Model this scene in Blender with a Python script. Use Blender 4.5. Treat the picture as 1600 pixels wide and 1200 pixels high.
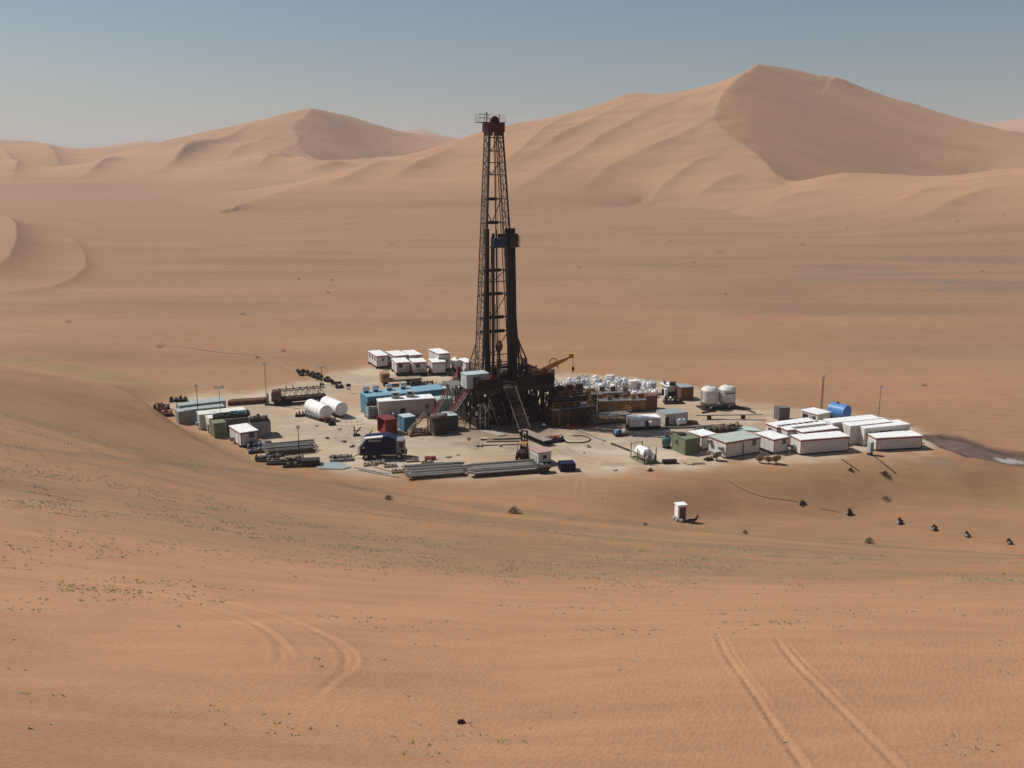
import bpy, bmesh, math, random
import numpy as np
from mathutils import Vector, Matrix
R = math.radians
scene = bpy.context.scene
for o in list(bpy.data.objects): bpy.data.objects.remove(o)

# ------------------------------------------------------------------ camera
FPX, PITCH, CH = 1556.0, R(12.7), 46.0       # focal length in photo pixels, tilt, eye height above the pad
cam_d = bpy.data.cameras.new('camera'); cam = bpy.data.objects.new('camera', cam_d)
scene.collection.objects.link(cam); scene.camera = cam
cam.location = (0, 0, CH); cam.rotation_euler = (math.pi/2 - PITCH, 0, 0)
cam_d.sensor_width = 36.0; cam_d.lens = FPX/1600*36.0; cam_d.clip_start = 0.5; cam_d.clip_end = 30000

# ------------------------------------------------------------------ light
SUN = Vector((-0.60, 0.25, 0.76)).normalized()
elev = math.asin(SUN.z); azim = math.atan2(SUN.x, SUN.y)
world = bpy.data.worlds.new('World'); scene.world = world; world.use_nodes = True
nt = world.node_tree; nt.nodes.clear()
sky = nt.nodes.new('ShaderNodeTexSky'); sky.sky_type = 'NISHITA'; sky.sun_disc = False
sky.sun_elevation = elev; sky.sun_rotation = azim; sky.air_density = 1.0; sky.dust_density = 1.0; sky.ozone_density = 2.6
bg = nt.nodes.new('ShaderNodeBackground'); bg.inputs[1].default_value = 0.064
wo = nt.nodes.new('ShaderNodeOutputWorld')
nt.links.new(sky.outputs[0], bg.inputs[0]); nt.links.new(bg.outputs[0], wo.inputs[0])
sd = bpy.data.lights.new('sun', 'SUN'); sd.energy = 4.9; sd.angle = R(0.5); sd.color = (1.0, 0.955, 0.89)
so = bpy.data.objects.new('sun', sd); scene.collection.objects.link(so)
so.rotation_euler = (-SUN).to_track_quat('-Z', 'Y').to_euler()
scene.view_settings.view_transform = 'Standard'; scene.view_settings.look = 'None'
scene.view_settings.exposure = 0.0; scene.view_settings.gamma = 1.0
scene.render.engine = 'CYCLES'
scene.cycles.max_bounces = 5; scene.cycles.volume_bounces = 1; scene.cycles.use_denoising = True
HAZE = 0.9e-4

# ------------------------------------------------------------------ picture <-> place
cp, sp = math.cos(PITCH), math.sin(PITCH)
def ray(px, py):
    u = (px-800)/FPX; v = (600-py)/FPX
    return u, cp + v*sp, v*cp - sp
def G(px, py, z=0.0):                      # where the line of sight meets the level z
    a, b, c = ray(px, py); t = (z-CH)/c
    return Vector((a*t, b*t, z))
def P(px, py, r):                          # a point at horizontal distance r
    a, b, c = ray(px, py); s = r/math.hypot(a, b)
    return (a*s, b*s, CH + c*s)
def proj(x, y, z):
    zz = z-CH; d = y*cp - zz*sp; up = y*sp + zz*cp
    return 800 + FPX*x/d, 600 - FPX*up/d
def zat(x, y, py):                         # height at which the vertical through x, y crosses picture row py
    a, b = -5.0, 120.0
    for _ in range(40):
        m = (a+b)/2
        if proj(x, y, m)[1] > py: a = m
        else: b = m
    return (a+b)/2

# ------------------------------------------------------------------ terrain
def sstep(a, b, x):
    t = np.clip((x-a)/(b-a), 0, 1); return t*t*(3-2*t)
def vnoise(x, y, seed=0):
    xi = np.floor(x).astype(np.int64); yi = np.floor(y).astype(np.int64)
    fx = x-xi; fy = y-yi; fx = fx*fx*fx*(fx*(fx*6-15)+10); fy = fy*fy*fy*(fy*(fy*6-15)+10)
    def h(i, j):
        n = (i*374761393 + j*668265263 + seed*974634777) & 0x7fffffff
        n = ((n ^ (n >> 13))*1274126177) & 0x7fffffff
        n = (n ^ (n >> 16)) & 0xffff
        return n/65535.0*2-1
    a = h(xi, yi); b = h(xi+1, yi); c = h(xi, yi+1); d = h(xi+1, yi+1)
    return (a*(1-fx)+b*fx)*(1-fy) + (c*(1-fx)+d*fx)*fy
def fbm(x, y, o=3, seed=0):
    s = 0; a = 1.0
    for k in range(o):
        s = s + a*vnoise(x, y, seed+k); x = x*2.03+7.1; y = y*2.03+3.7; a *= 0.5
    return s

near_pts = [(0,0,44.3), (-22,2,43.6), (22,2,43.8), (-50,-12,43), (50,-12,43), (0,-40,45), (-90,-60,44), (90,-60,43), (0,-160,40), (-200,-150,38), (200,-150,36)]
for q in [(0,1200,18),(400,1200,18.2),(800,1200,18),(1200,1200,18.6),(1600,1200,19.5),(0,1050,27.5),(480,1040,25.5),(800,1050,25.5),(1150,1050,24.8),(1600,1050,27),
          (1170,990,30),(1600,990,33),(500,960,32),(0,960,34),(0,880,45),(500,880,50),(800,890,55),(1200,890,64),(1600,900,64),
          (0,800,60),(400,800,78),(800,830,90),(1200,850,112),(1600,875,108),(0,700,98),(0,640,135),(-200,640,105),(200,720,113),(300,745,118),
          (440,748,126),(640,778,130),(800,800,127),(1000,822,126),(1164,831,129),(1358,850,133),(1600,864,135),(1800,880,136),
          (0,570,182),(-200,548,190),(-400,530,200),(120,598,172),(200,622,168),(245,640,164),(270,659,160),(300,673,156),(340,691,150),(385,708,145),(430,724,140),(1064,812,134),
          (-400,800,60),(-400,1000,30),(2000,1000,36),(2000,870,110),(530,742,136)]:
    near_pts.append(P(*q))
for q in [(1000,772,-1.2),(1130,776,-3.6),(1300,776,-4.2),(1450,778,-4.4),(1600,790,-4.8),(1400,800,-4.8),(1600,745,-3.0),(1600,715,-1.6),(1700,700,-1.2),
          (1250,795,-4.6),(640,764,-0.5),(740,772,-0.5),(900,768,-0.6),(2000,760,-4),(2000,700,-1),(1150,752,-2.2),(1300,745,-3.3),(1450,738,-3.2),
          (-300,512,1.5),(0,540,2.5),(150,560,1.0),(250,600,0.0),(360,575,0),(600,560,0),(900,560,0),(1200,580,0),(1450,600,0),(1700,620,0),(2000,640,0),
          (-150,525,3.0)]:
    near_pts.append(tuple(G(*q)))
for a in range(-60, 61, 15):
    for rr in (260, 330, 420): near_pts.append((rr*math.sin(R(a)), rr*math.cos(R(a)), 0.0))
NP = np.array(near_pts, float); sc_ = 100.0
def tps(d2): return 0.5*d2*np.log(d2+1e-12)
def _fit():
    X = NP[:, :2]/sc_; n = len(X)
    K = tps(((X[:, None]-X[None])**2).sum(-1)) + np.eye(n)*2e-4
    Q = np.hstack([np.ones((n, 1)), X]); A = np.zeros((n+3, n+3)); A[:n, :n] = K; A[:n, n:] = Q; A[n:, :n] = Q.T
    return np.linalg.solve(A, np.concatenate([NP[:, 2], np.zeros(3)]))
WT = _fit()
def near_h(x, y):
    X = np.asarray(x, float)/sc_; Y = np.asarray(y, float)/sc_
    out = WT[-3] + WT[-2]*X + WT[-1]*Y
    for k in range(len(NP)):
        out = out + WT[k]*tps((X-NP[k, 0]/sc_)**2 + (Y-NP[k, 1]/sc_)**2)
    return out
def seg_dist(x, y, pts):
    best = np.full(np.shape(x), 1e9)
    for (ax, ay), (bx, by) in zip(pts[:-1], pts[1:]):
        dx, dy = bx-ax, by-ay; L2 = dx*dx+dy*dy+1e-9
        t = np.clip(((x-ax)*dx+(y-ay)*dy)/L2, 0, 1)
        best = np.minimum(best, np.hypot(x-ax-t*dx, y-ay-t*dy))
    return best
def inside(x, y, poly):
    c = np.zeros(np.shape(x), bool)
    for (ax, ay), (bx, by) in zip(poly, poly[1:]+poly[:1]):
        if ay == by: continue
        c ^= ((ay > y) != (by > y)) & (x < (bx-ax)*(y-ay)/(by-ay)+ax)
    return c
def sdist(x, y, poly):
    d = seg_dist(x, y, poly+poly[:1]); return np.where(inside(x, y, poly), -d, d)
PAD = [tuple(G(*q)[:2]) for q in [(236,636),(262,652),(300,668),(345,690),(400,716),(450,733),(520,741),(600,748),(680,757),(860,753),(920,748),(1000,742),(1120,730),(1240,725),
       (1345,716),(1460,711),(1500,706),(1440,668),(1345,640),(1180,626),(1040,592),(760,572),(560,570),(470,588),(420,606),(300,614)]]

# far dunes: heights fixed along crests and toes, membrane in between, on a log-polar grid
NA, NR = 1301, 620; A0, A1 = R(-58), R(58); R0, R1_ = 300.0, 8000.0
LR0, LR1 = math.log(R0), math.log(R1_)
fix = np.full((NR, NA), np.nan)
def put(x, y, z):
    a = math.atan2(x, y); r = math.hypot(x, y)
    i = int(round((math.log(r)-LR0)/(LR1-LR0)*(NR-1))); j = int(round((a-A0)/(A1-A0)*(NA-1)))
    if 0 <= i < NR and 0 <= j < NA: fix[i, j] = z if np.isnan(fix[i, j]) else max(z, fix[i, j])
def line(pts, dz=0):
    for q0, q1 in zip(pts[:-1], pts[1:]):
        a = np.array(P(*q0)); b = np.array(P(*q1)); n = 160
        for k in range(n+1):
            c = a+(b-a)*k/n; put(c[0], c[1], c[2]+dz)
def ring(px0, px1, r, z):
    for k in range(1600):
        u = (px0+(px1-px0)*k/1599-800)/FPX; a = math.atan(u); put(r*math.sin(a), r*math.cos(a), z)
def gline(pts, z=0):
    for q0, q1 in zip(pts[:-1], pts[1:]):
        for k in range(161):
            t = k/160; c = G(q0[0]+(q1[0]-q0[0])*t, q0[1]+(q1[1]-q0[1])*t, z); put(c[0], c[1], z)
def pline(pts):
    for (p0, r0, z0), (p1, r1, z1) in zip(pts[:-1], pts[1:]):
        for k in range(200):
            t = k/199; a = math.atan((p0+(p1-p0)*t-800)/FPX); q = r0+(r1-r0)*t; put(q*math.sin(a), q*math.cos(a), z0+(z1-z0)*t)
def smooth(pts, n=6):                       # Catmull-Rom through the nodes
    out = []; p = [np.array(q, float) for q in pts]; p = [2*p[0]-p[1]]+p+[2*p[-1]-p[-2]]
    for i in range(1, len(p)-2):
        for k in range(n):
            t = k/n
            out.append(tuple(0.5*((2*p[i])+(p[i+1]-p[i-1])*t+(2*p[i-1]-5*p[i]+4*p[i+1]-p[i+2])*t*t+(3*p[i]-p[i-1]-3*p[i+1]+p[i+2])*t**3)))
    out.append(tuple(p[-2])); return out
# base of the dunes per column
base = [(-900,310),(-400,302),(0,301),(130,300),(250,300),(322,322),(340,329),(480,331),(700,333),(900,329),(1000,322),(1100,328),(1200,345),(1300,365),(1450,386),(1600,396),(2400,400)]
bu = np.array([q[0] for q in base], float); bv = np.array([q[1] for q in base], float)
AZ = np.linspace(A0, A1, NA); RR = np.exp(np.linspace(LR0, LR1, NR))
pxc = 800+FPX*np.tan(AZ)/1.0
for j in range(NA):
    p_ = pxc[j]; g = G(p_, np.interp(p_, bu, bv)); rb = math.hypot(g.x, g.y)
    fix[RR < rb, j] = 0.0
# big dune, skyline and the crest that winds down to its foot
line(smooth([(340,328,925),(400,312,1000),(480,288,1080),(560,268,1140),(640,247,1200),(700,226,1250),(760,205,1310),(850,191,1400),(905,176,1440),(945,163,1480),(975,150,1500),(1010,148,1510),(1050,148,1520),(1110,134,1540),(1150,122,1550),(1185,101,1560)]))
line(smooth([(1185,101,1560),(1230,106,1605),(1270,116,1635),(1303,121,1650),(1350,141,1680),(1400,157,1700),(1450,170,1710),(1500,186,1715),(1550,198,1715),(1600,207,1710),(1750,228,1690),(2000,240,1600)]))
line(smooth([(1185,101,1560),(1150,125,1472),(1125,152,1400),(1117,180,1342),(1130,205,1285),(1160,227,1230),(1190,250,1170),(1213,275,1105),(1230,293,1065)], 10))
line(smooth([(1303,121,1650),(1290,134,1600),(1285,145,1550)]), -1.5)
line(smooth([(1160,306,1010),(1230,292,1050),(1270,280,1060),(1320,271,1065),(1400,273,1090),(1460,277,1100),(1530,268,1080),(1600,262,1060),(1750,255,1040),(2100,250,1000)]))
line(smooth([(1165,330,880),(1230,316,890),(1320,318,860),(1400,322,830),(1500,306,850),(1600,300,840),(1900,290,830)]), 0)
# left dune and its neighbours
line(smooth([(100,272,2050),(150,264,2040),(185,244,2060),(250,223,2080),(300,212,2120),(350,201,2150),(400,190,2180),(450,177,2200),(487,170,2210),(520,176,2235),(560,186,2265),(625,205,2290),(700,216,2300),(780,220,2280)]))
line(smooth([(487,170,2210),(472,184,2160),(455,195,2120),(466,212,2050),(462,226,2000),(478,240,1930),(505,252,1860)]))
line(smooth([(505,256,1930),(560,252,2030),(620,249,2100),(700,246,2130)]))
pline([(1238,1105,18),(1262,1180,18),(1300,1265,20),(1400,1385,20),(1500,1465,22),(1600,1510,24),(1800,1520,28),(2100,1470,26)])
line(smooth([(395,234,1960),(430,246,1850),(455,262,1740)]), 4)
line(smooth([(-700,200,2600),(-300,207,2600),(0,218,2600),(60,222,2600),(105,232,2540),(140,243,2450)]))
ring(330, 700, 1440, 6.0)
ring(-900, 600, 3300, 20.0); ring(600, 2400, 2500, 30.0); ring(600, 2400, 3300, 20.0)
line([(-900,225,4600),(-300,226,4600),(0,229,4600),(100,236,4600),(150,230,4600),(190,223,4600),(225,217,4600),(250,222,4600),(300,232,4600),(600,216,4600),(630,206,4600),(655,197,4600),(690,212,4600),(800,226,4600),(1400,215,4600),(1480,198,4600),(1512,187,4600),(1550,192,4600),(1572,187,4600),(1600,183,4600),(1700,190,4600),(2400,205,4600)])
fix[-1, :] = 0.0; fix[0, :] = 0.0
fix[1:, 0] = np.where(np.isnan(fix[1:, 0]), np.nan, fix[1:, 0])
def solve(fix):
    levels = [fix]
    for _ in range(5):
        f = levels[-1]; n, m = f.shape; n2, m2 = (n+1)//2, (m+1)//2
        g = np.full((n2*2, m2*2), np.nan); g[:n, :m] = f
        g = g.reshape(n2, 2, m2, 2).transpose(0, 2, 1, 3).reshape(n2, m2, 4)
        c = (~np.isnan(g)).sum(-1); s = np.nansum(g, -1)
        levels.append(np.where(c > 0, s/np.maximum(c, 1), np.nan))
    z = None; da = (A1-A0)/(NA-1); dr = (LR1-LR0)/(NR-1); wr = 1/dr**2; wa = 1/da**2; t = 2*(wr+wa)
    for lv, f in reversed(list(enumerate(levels))):
        m = ~np.isnan(f); f0 = np.where(m, f, 0)
        if z is None: z = f0.copy()
        else: z = np.repeat(np.repeat(z, 2, 0), 2, 1)[:f.shape[0], :f.shape[1]]
        z = np.where(m, f0, z)
        for _ in range({5: 400, 4: 300, 3: 220, 2: 140, 1: 80, 0: 50}[lv]):
            zp = np.pad(z, 1, mode='edge')
            z = np.where(m, f0, (wr*(zp[:-2, 1:-1]+zp[2:, 1:-1])+wa*(zp[1:-1, :-2]+zp[1:-1, 2:]))/t)
    for _ in range(1):
        zp = np.pad(z, 1, mode='edge')
        z = 0.5*z + 0.125*(zp[:-2, 1:-1]+zp[2:, 1:-1]+zp[1:-1, :-2]+zp[1:-1, 2:])
    return z
FARZ = solve(fix)
def far_h(x, y):
    a = np.arctan2(x, y); r = np.hypot(x, y)
    i = np.clip((np.log(np.maximum(r, 1))-LR0)/(LR1-LR0)*(NR-1), 0, NR-1.001); j = np.clip((a-A0)/(A1-A0)*(NA-1), 0, NA-1.001)
    i0 = i.astype(int); j0 = j.astype(int); fi = i-i0; fj = j-j0
    z = (FARZ[i0, j0]*(1-fj)+FARZ[i0, j0+1]*fj)*(1-fi)+(FARZ[i0+1, j0]*(1-fj)+FARZ[i0+1, j0+1]*fj)*fi
    return z*np.where(y > 0, 1, 0)
RIBS = [[(1105,150,1480),(1060,172,1420),(1000,192,1350),(940,226,1250),(890,262,1150),(820,300,1040),(780,318,980)],
        [(905,178,1430),(870,205,1350),(835,235,1240),(800,262,1150),(740,292,1050)],
        [(1120,196,1340),(1075,220,1270),(1020,246,1190),(950,272,1110),(900,300,1030)],
        [(1140,240,1200),(1090,262,1140),(1040,292,1060),(995,318,1000)],
        [(1000,152,1480),(960,178,1400),(920,200,1330),(880,225,1260),(830,262,1170),(770,290,1080)],
        [(620,252,1190),(560,284,1100),(500,302,1040)], [(720,222,1240),(660,262,1140),(600,292,1060)],
        [(1175,262,1120),(1120,290,1060),(1075,314,1000)],
        [(430,200,2080),(400,222,1980),(370,240,1880),(340,262,1760)], [(350,210,2060),(300,240,1900),(270,262,1780)],
        [(460,240,1880),(425,262,1760),(400,282,1660)], [(560,262,1700),(520,272,1640),(470,284,1600)],
        [(1500,300,900),(1440,318,850),(1380,338,780)], [(1590,290,900),(1500,325,800),(1420,350,720)], [(1300,290,980),(1250,315,920),(1190,336,860)],
        [(462,226,2000),(440,240,1900),(400,262,1780),(370,276,1680)], [(455,262,1800),(475,272,1700),(500,283,1620)], [(400,190,2180),(350,225,2000),(290,255,1850),(240,278,1700)],
        [(60,222,2600),(75,245,2300),(100,265,2000)], [(205,250,1950),(165,262,1850),(125,284,1700)], [(0,240,2300),(30,262,1950),(20,285,1750)]]
def asym(x, y, pts, w):                     # a low rib: gentle on the left, sharper on the right
    best = np.full(np.shape(x), 1e9); sgn = np.zeros(np.shape(x)); end = np.ones(np.shape(x))
    n = len(pts)-1
    for k, ((ax, ay), (bx, by)) in enumerate(zip(pts[:-1], pts[1:])):
        dx, dy = bx-ax, by-ay; L = math.hypot(dx, dy); t = np.clip(((x-ax)*dx+(y-ay)*dy)/(L*L), 0, 1)
        d = np.hypot(x-ax-t*dx, y-ay-t*dy); s = np.sign((x-ax)*dy-(y-ay)*dx)
        m = d < best; best = np.where(m, d, best); sgn = np.where(m, s, sgn); end = np.where(m, np.sin(math.pi*np.clip((k+t)/n, 0.02, 0.98)), end)
    ww = np.where(sgn < 0, w*0.55, w*1.5)
    return np.exp(-best/ww)*end
SLIP = [P(*q)[:2] for q in [(1150,125,1500),(1117,180,1395),(1160,227,1270),(1213,275,1120)]]+[(1500*math.sin(math.atan((q-800)/FPX))*1.0, 1500*math.cos(math.atan((q-800)/FPX))) for q in (1500, 1700)]+[P(*q)[:2] for q in [(1700,224,1700),(1500,186,1715),(1303,121,1650),(1185,101,1560)]]
def H_base(x, y):
    x = np.asarray(x, float); y = np.asarray(y, float); r = np.hypot(x, y)
    k = sstep(230, 330, r); out = np.zeros(x.shape)
    m = r < 331
    if m.any(): out[m] = near_h(x[m], y[m])*(1-k[m])
    out = out + far_h(x, y)*k
    sd_ = np.full(x.shape, 50.0); mm = (r > 100) & (r < 280)
    if mm.any(): sd_[mm] = sdist(x[mm], y[mm], PAD)
    w = 1-sstep(-0.5, 12.0, sd_)
    out = out*(1-w)
    f = (1-w)
    # gentle relief of the sand
    pl = sstep(150, 300, r)
    out = out + f*pl*(0.42*vnoise(x/90+3, y/17+vnoise(x/60, y/60, 5)*0.8, 11) + 0.8*vnoise(x/160, y/38, 12))*(1-0.65*sstep(420, 800, r))
    out = out + f*(1-pl)*(0.10*fbm(x/7, y/5, 2, 21) + 0.35*vnoise(x/30, y/22, 23))*sstep(6, 25, r)
    big = sstep(8, 50, out)
    if big.any():
        u = x*0.75+y*0.66; v = -x*0.66+y*0.75
        slip = 1-sstep(-60, 0, sdist(x, y, SLIP)) if np.any(r > 1000) else 0*x
        big = big*(1-0.8*slip)
        out = out + big*(3.0*vnoise(u/420, v/95, 31) + 1.1*vnoise(u/170, v/42, 32) + 0.7*fbm(x/60, y/60, 2, 33) + 0.55*fbm(u/45, v/14, 2, 36))*sstep(600, 1000, r)
    return out
ribw = [[P(*q)[:2] for q in rb] for rb in RIBS]
BAR = [([tuple(G(a, b, z)[:2]) for a, b, z in smooth([(-160,330,3),(-40,336,4),(14,346,5),(27,372,5),(22,398,5),(0,416,4),(-60,428,2)], 3)], 24.0, 9.5), ([tuple(G(a, b, 0)[:2]) for a, b in smooth([(70,352),(115,380),(134,408),(130,430),(95,447),(40,456),(-30,462)], 3)], 6.0, 1.7), ([tuple(G(a, b, 0)[:2]) for a, b in smooth([(80,344),(120,350),(165,364)], 3)], 7.0, 1.3)]
def H0(x, y):
    out = H_base(x, y); r = np.hypot(x, y)
    m = (r > 650) & (r < 2600) & (np.abs(x) < 1500) & (y > 0)
    if np.any(m):
        xm, ym = x[m], y[m]; add = np.zeros(xm.shape)
        for i, rb in enumerate(ribw): add += asym(xm, ym, rb, 27.0 if i < 9 else 34.0)*(5.6 if i < 9 else 13 if i in (9, 10, 11) or i > 15 else 6)
        out[m] += add
    m = (r > 330) & (r < 1000) & (x < -120) & (x > -620) & (y > 0)
    if np.any(m):
        for pts, w, A in BAR: out[m] += A*asym(x[m], y[m], pts, w)
    return out
def ground(px, py, zmin=-6):                # where the line of sight first meets the sand
    a, b, c = ray(px, py); h = math.hypot(a, b)
    r = np.exp(np.linspace(math.log(14), math.log(3000), 6000))
    x = a/h*r; y = b/h*r; z = CH + c/h*r
    g = H0(x, y); k = int(np.argmax(z < g))
    t = (z[k-1]-g[k-1])/((z[k-1]-g[k-1])-(z[k]-g[k])+1e-9)
    return Vector((float(x[k-1]+(x[k]-x[k-1])*t), float(y[k-1]+(y[k]-y[k-1])*t), float(g[k-1]+(g[k]-g[k-1])*t)))
def hz(x, y): return float(H0(np.array([x]), np.array([y]))[0])

def track(pts, n=8):
    return [tuple(ground(q[0], q[1])[:2]) for q in smooth([(a, b) for a, b in pts], n)]
TR = []
def rut(pts, w=0.16, dep=0.055, fade=0.9):
    TR.append((track(pts, 5), w, dep, fade))
rut([(150,905),(250,930),(330,950),(390,970),(425,995),(441,1020),(428,1045)], .12, .05)
rut([(300,945),(360,962),(412,982),(442,1005),(455,1026),(440,1042)], .09, .04)
rut([(300,930),(380,948),(450,968),(510,995),(538,1018),(540,1045),(500,1080),(488,1100)], .12, .05)
rut([(420,962),(490,985),(535,1005),(556,1028),(548,1048),(520,1068)], .09, .04)
rut([(1117,986),(1140,1030),(1180,1085),(1215,1140),(1250,1190),(1275,1225)], .085, .06)
rut([(1128,986),(1152,1032),(1190,1082),(1226,1135)], .06, .035)
rut([(1208,990),(1236,1030),(1285,1080),(1340,1135),(1395,1190),(1420,1220)], .085, .06)
rut([(1222,995),(1250,1030),(1300,1078),(1352,1130)], .06, .035)
rut([(1470,1060),(1540,1066),(1640,1076)], .14, .03); rut([(1490,1052),(1560,1058),(1640,1066)], .12, .03)

rg0 = random.Random(77); ARCS = []
for k in range(26):                         # wheel lines on the pad
    cx, cy = rg0.choice(((-30, 160), (-22, 164), (14, 158), (24, 160), (-5, 152), (-40, 172))); rr = rg0.uniform(6, 22); a0 = rg0.uniform(0, 6.28); sp_ = rg0.uniform(.7, 2.0); sy = rg0.uniform(.45, 1)
    for o_ in (0, 1.9): ARCS.append([(cx+(rr+o_)*math.cos(a0+sp_*t/9), cy+(rr+o_)*sy*math.sin(a0+sp_*t/9)) for t in range(10)])
def build_terrain():
    fine = np.arange(-30.5, 30.51, 0.062)
    az = np.concatenate([np.arange(-178, -62, 4.0), np.arange(-62, -30.6, 0.8), fine, np.arange(31, 62, 0.8), np.arange(62, 180, 4.0)])
    az = np.unique(np.round(az, 4)); na = len(az); az = np.radians(az)
    rs = [2.0]
    while rs[-1] < 9000:
        r = rs[-1]
        st = 0.02 if r < 14 else 0.0046 if r < 45 else 0.0062 if r < 150 else 0.0055 if r < 260 else 0.007 if r < 500 else 0.0052 if r < 2300 else 0.02
        rs.append(r*(1+st))
    rs = np.array(rs); nr = len(rs)
    rg, ag = np.meshgrid(rs, az, indexing='ij'); x = (rg*np.sin(ag)).ravel(); y = (rg*np.cos(ag)).ravel(); r = rg.ravel()
    z = H0(x, y)
    # colour of the sand itself
    sand = np.array([0.440, 0.244, 0.128]); col = np.tile(sand, (len(x), 1))
    def mix(c, m): col[:] = col*(1-m[:, None]) + np.array(c)*m[:, None]
    n1 = vnoise(x/140, y/60, 41); n2 = fbm(x/26, y/12, 2, 42)
    col *= (1+0.08*n1+0.06*n2)[:, None]
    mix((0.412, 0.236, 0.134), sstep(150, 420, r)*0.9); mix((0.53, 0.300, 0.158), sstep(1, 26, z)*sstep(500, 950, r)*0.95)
    # grey gravel plain on the right
    px = 800+FPX*x/np.maximum(y*cp-(z-CH)*sp, 1)
    gp = sstep(20, 90, x)*sstep(215, 260, y)*(1-sstep(440, 560, y))*(0.55+0.45*sstep(60, 170, x))
    g = gp*sstep(-0.25, 0.7, vnoise(x/70+1, y/27+0.6*vnoise(x/50, y/40, 3), 51)+0.45*vnoise(x/25, y/8, 52)+0.1)
    mix((0.262, 0.198, 0.142), g*0.62)
    s = sstep(0.35, 0.8, vnoise(x/110, y/16, 55))*sstep(230, 300, r)*(1-sstep(900, 1000, r))*(z < 8)
    mix((0.27, 0.185, 0.12), s*0.35*(1-0.6*sstep(420, 700, r)))
    # near slope: dry grass tint in bands
    nb = sstep(42, 70, r)*(1-sstep(128, 142, r))*(y > 0)
    b_ = nb*sstep(-0.25, 0.6, vnoise(x/45, y/6.5+0.35*vnoise(x/20, y/20, 8), 61)+0.3*vnoise(x/9, y/4, 62))
    mix((0.255, 0.180, 0.105), b_*0.45)
    mm = (r > 60) & (r < 150)
    ln = np.zeros(len(x)); pts = track([(-60,690),(150,712),(430,742),(700,785),(900,810),(1100,830),(1350,852),(1660,872)], 6)
    ln[mm] = 1-sstep(0.5, 2.2, seg_dist(x[mm], y[mm], pts)+0.6*vnoise(x[mm]/3, y[mm]/3, 5)); mix((0.19, 0.155, 0.10), ln*0.4)
    # olive-brown tone of the shaded slopes round the pad, painted into the sand
    for poly, k in (([(1120,735),(1300,735),(1440,728),(1600,760),(1640,800),(1560,790),(1400,760),(1300,757),(1180,758)], .55), ([(0,566),(120,590),(250,628),(300,610),(180,588),(60,560)], .6), ([(-40,640),(180,668),(330,690),(440,722),(430,735),(300,705),(150,680)], .18)):
        if k == .6: pl_ = [tuple(ground(a, b-3)[:2]) for a, b in poly]
        else: pl_ = [tuple(ground(a, b)[:2]) for a, b in poly]
        m2 = (r > 80) & (r < 260); d = np.full(len(x), 99.0); d[m2] = sdist(x[m2], y[m2], pl_)
        mix((0.33, 0.25, 0.105), (1-sstep(-3, 3, d+1.5*vnoise(x/6, y/6, 9)))*k)
    # pad: packed pale marl with wheel-dark patches
    m2 = (r > 100) & (r < 280); d = np.full(len(x), 99.0); d[m2] = sdist(x[m2], y[m2], PAD)
    w = 1-sstep(-4.5, 1.0, d+2.2*fbm(x/5, y/5, 2, 71))
    k_ = 0.5+0.5*np.clip(fbm(x/15, y/10, 3, 72)+0.45, -1, 1)
    padc = np.array([0.60, 0.475, 0.335])*k_[:, None] + np.array([0.53, 0.35, 0.21])*(1-k_)[:, None]
    ww = (w*0.9)[:, None]; col[:] = col*(1-ww)+padc*ww
    rd = 0*w; arcs = [[(300,668),(420,655),(470,668),(540,682),(650,690),(760,700),(860,700)],[(560,600),(470,615),(400,640)],[(1040,672),(1180,668)],[(880,700),(1000,690),(1070,665)]]
    for arc in arcs:
        ap = [tuple(G(a, b)[:2]) for a, b in smooth(arc, 5)]; dd = np.full(len(x), 99.0); dd[m2] = seg_dist(x[m2], y[m2], ap)
        rd = np.maximum(rd, 1-sstep(2.0, 6.5, dd+2*vnoise(x/4, y/4, 73)))
    mix((0.42, 0.36, 0.27), w*rd*0.6*(0.6+0.4*vnoise(x/2.2, y/1.1, 74)))
    mix((0.74, 0.63, 0.48), w*sstep(0.35, 0.9, fbm(x/8, y/5.0, 3, 75))*0.5)
    ix = np.nonzero(m2 & (w > .3))[0]; tr = np.zeros(len(x))
    for k, ap in enumerate(ARCS): dd = seg_dist(x[ix], y[ix], ap); tr[ix] += (1-sstep(.12, .42, dd))*(0.9 if k % 4 < 2 else -0.6)
    mix((0.33, 0.26, 0.185), w*np.clip(tr, 0, 1)*.5); mix((0.72, 0.60, 0.45), w*np.clip(-tr, 0, 1)*.45)
    oil = np.full(len(x), 99.0); cx, cy, _ = G(785, 660); oil[m2] = np.hypot(x[m2]-cx, (y[m2]-cy)*0.9); mix((0.20, 0.15, 0.105), w*(1-sstep(9, 17, oil+3*vnoise(x/3, y/3, 76)))*0.6)
    # pit of drilling mud
    pit = [tuple(G(a, b, -0.5)[:2]) for a, b in [(1438,685),(1500,684),(1545,695),(1600,700),(1640,706),(1600,712),(1510,714),(1470,703)]]
    d = np.full(len(x), 99.0); d[m2] = sdist(x[m2], y[m2], pit)
    pm = 1-sstep(-1.2, 0.8, d+1.0*vnoise(x/3, y/3, 77)); z -= pm*0.5
    left = 1-sstep(64, 72, x)
    mott = sstep(-0.2, 0.5, vnoise(x/2.2, y/1.1, 178)+0.5*vnoise(x/0.8, y/0.6, 179)); rim = np.exp(-((d+0.2)/0.8)**2)*(d < 50)
    mix((0.30, 0.27, 0.23), pm*0.95); mix((0.11, 0.095, 0.08), pm*mott*0.75); mix((0.20, 0.105, 0.075), pm*(1-left)*0.7); mix((0.07, 0.05, 0.04), rim*0.8)
    mix((0.40, 0.36, 0.30), pm*left*sstep(0.2, 0.6, vnoise(x/3, y/1.2, 79))*0.5)
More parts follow.
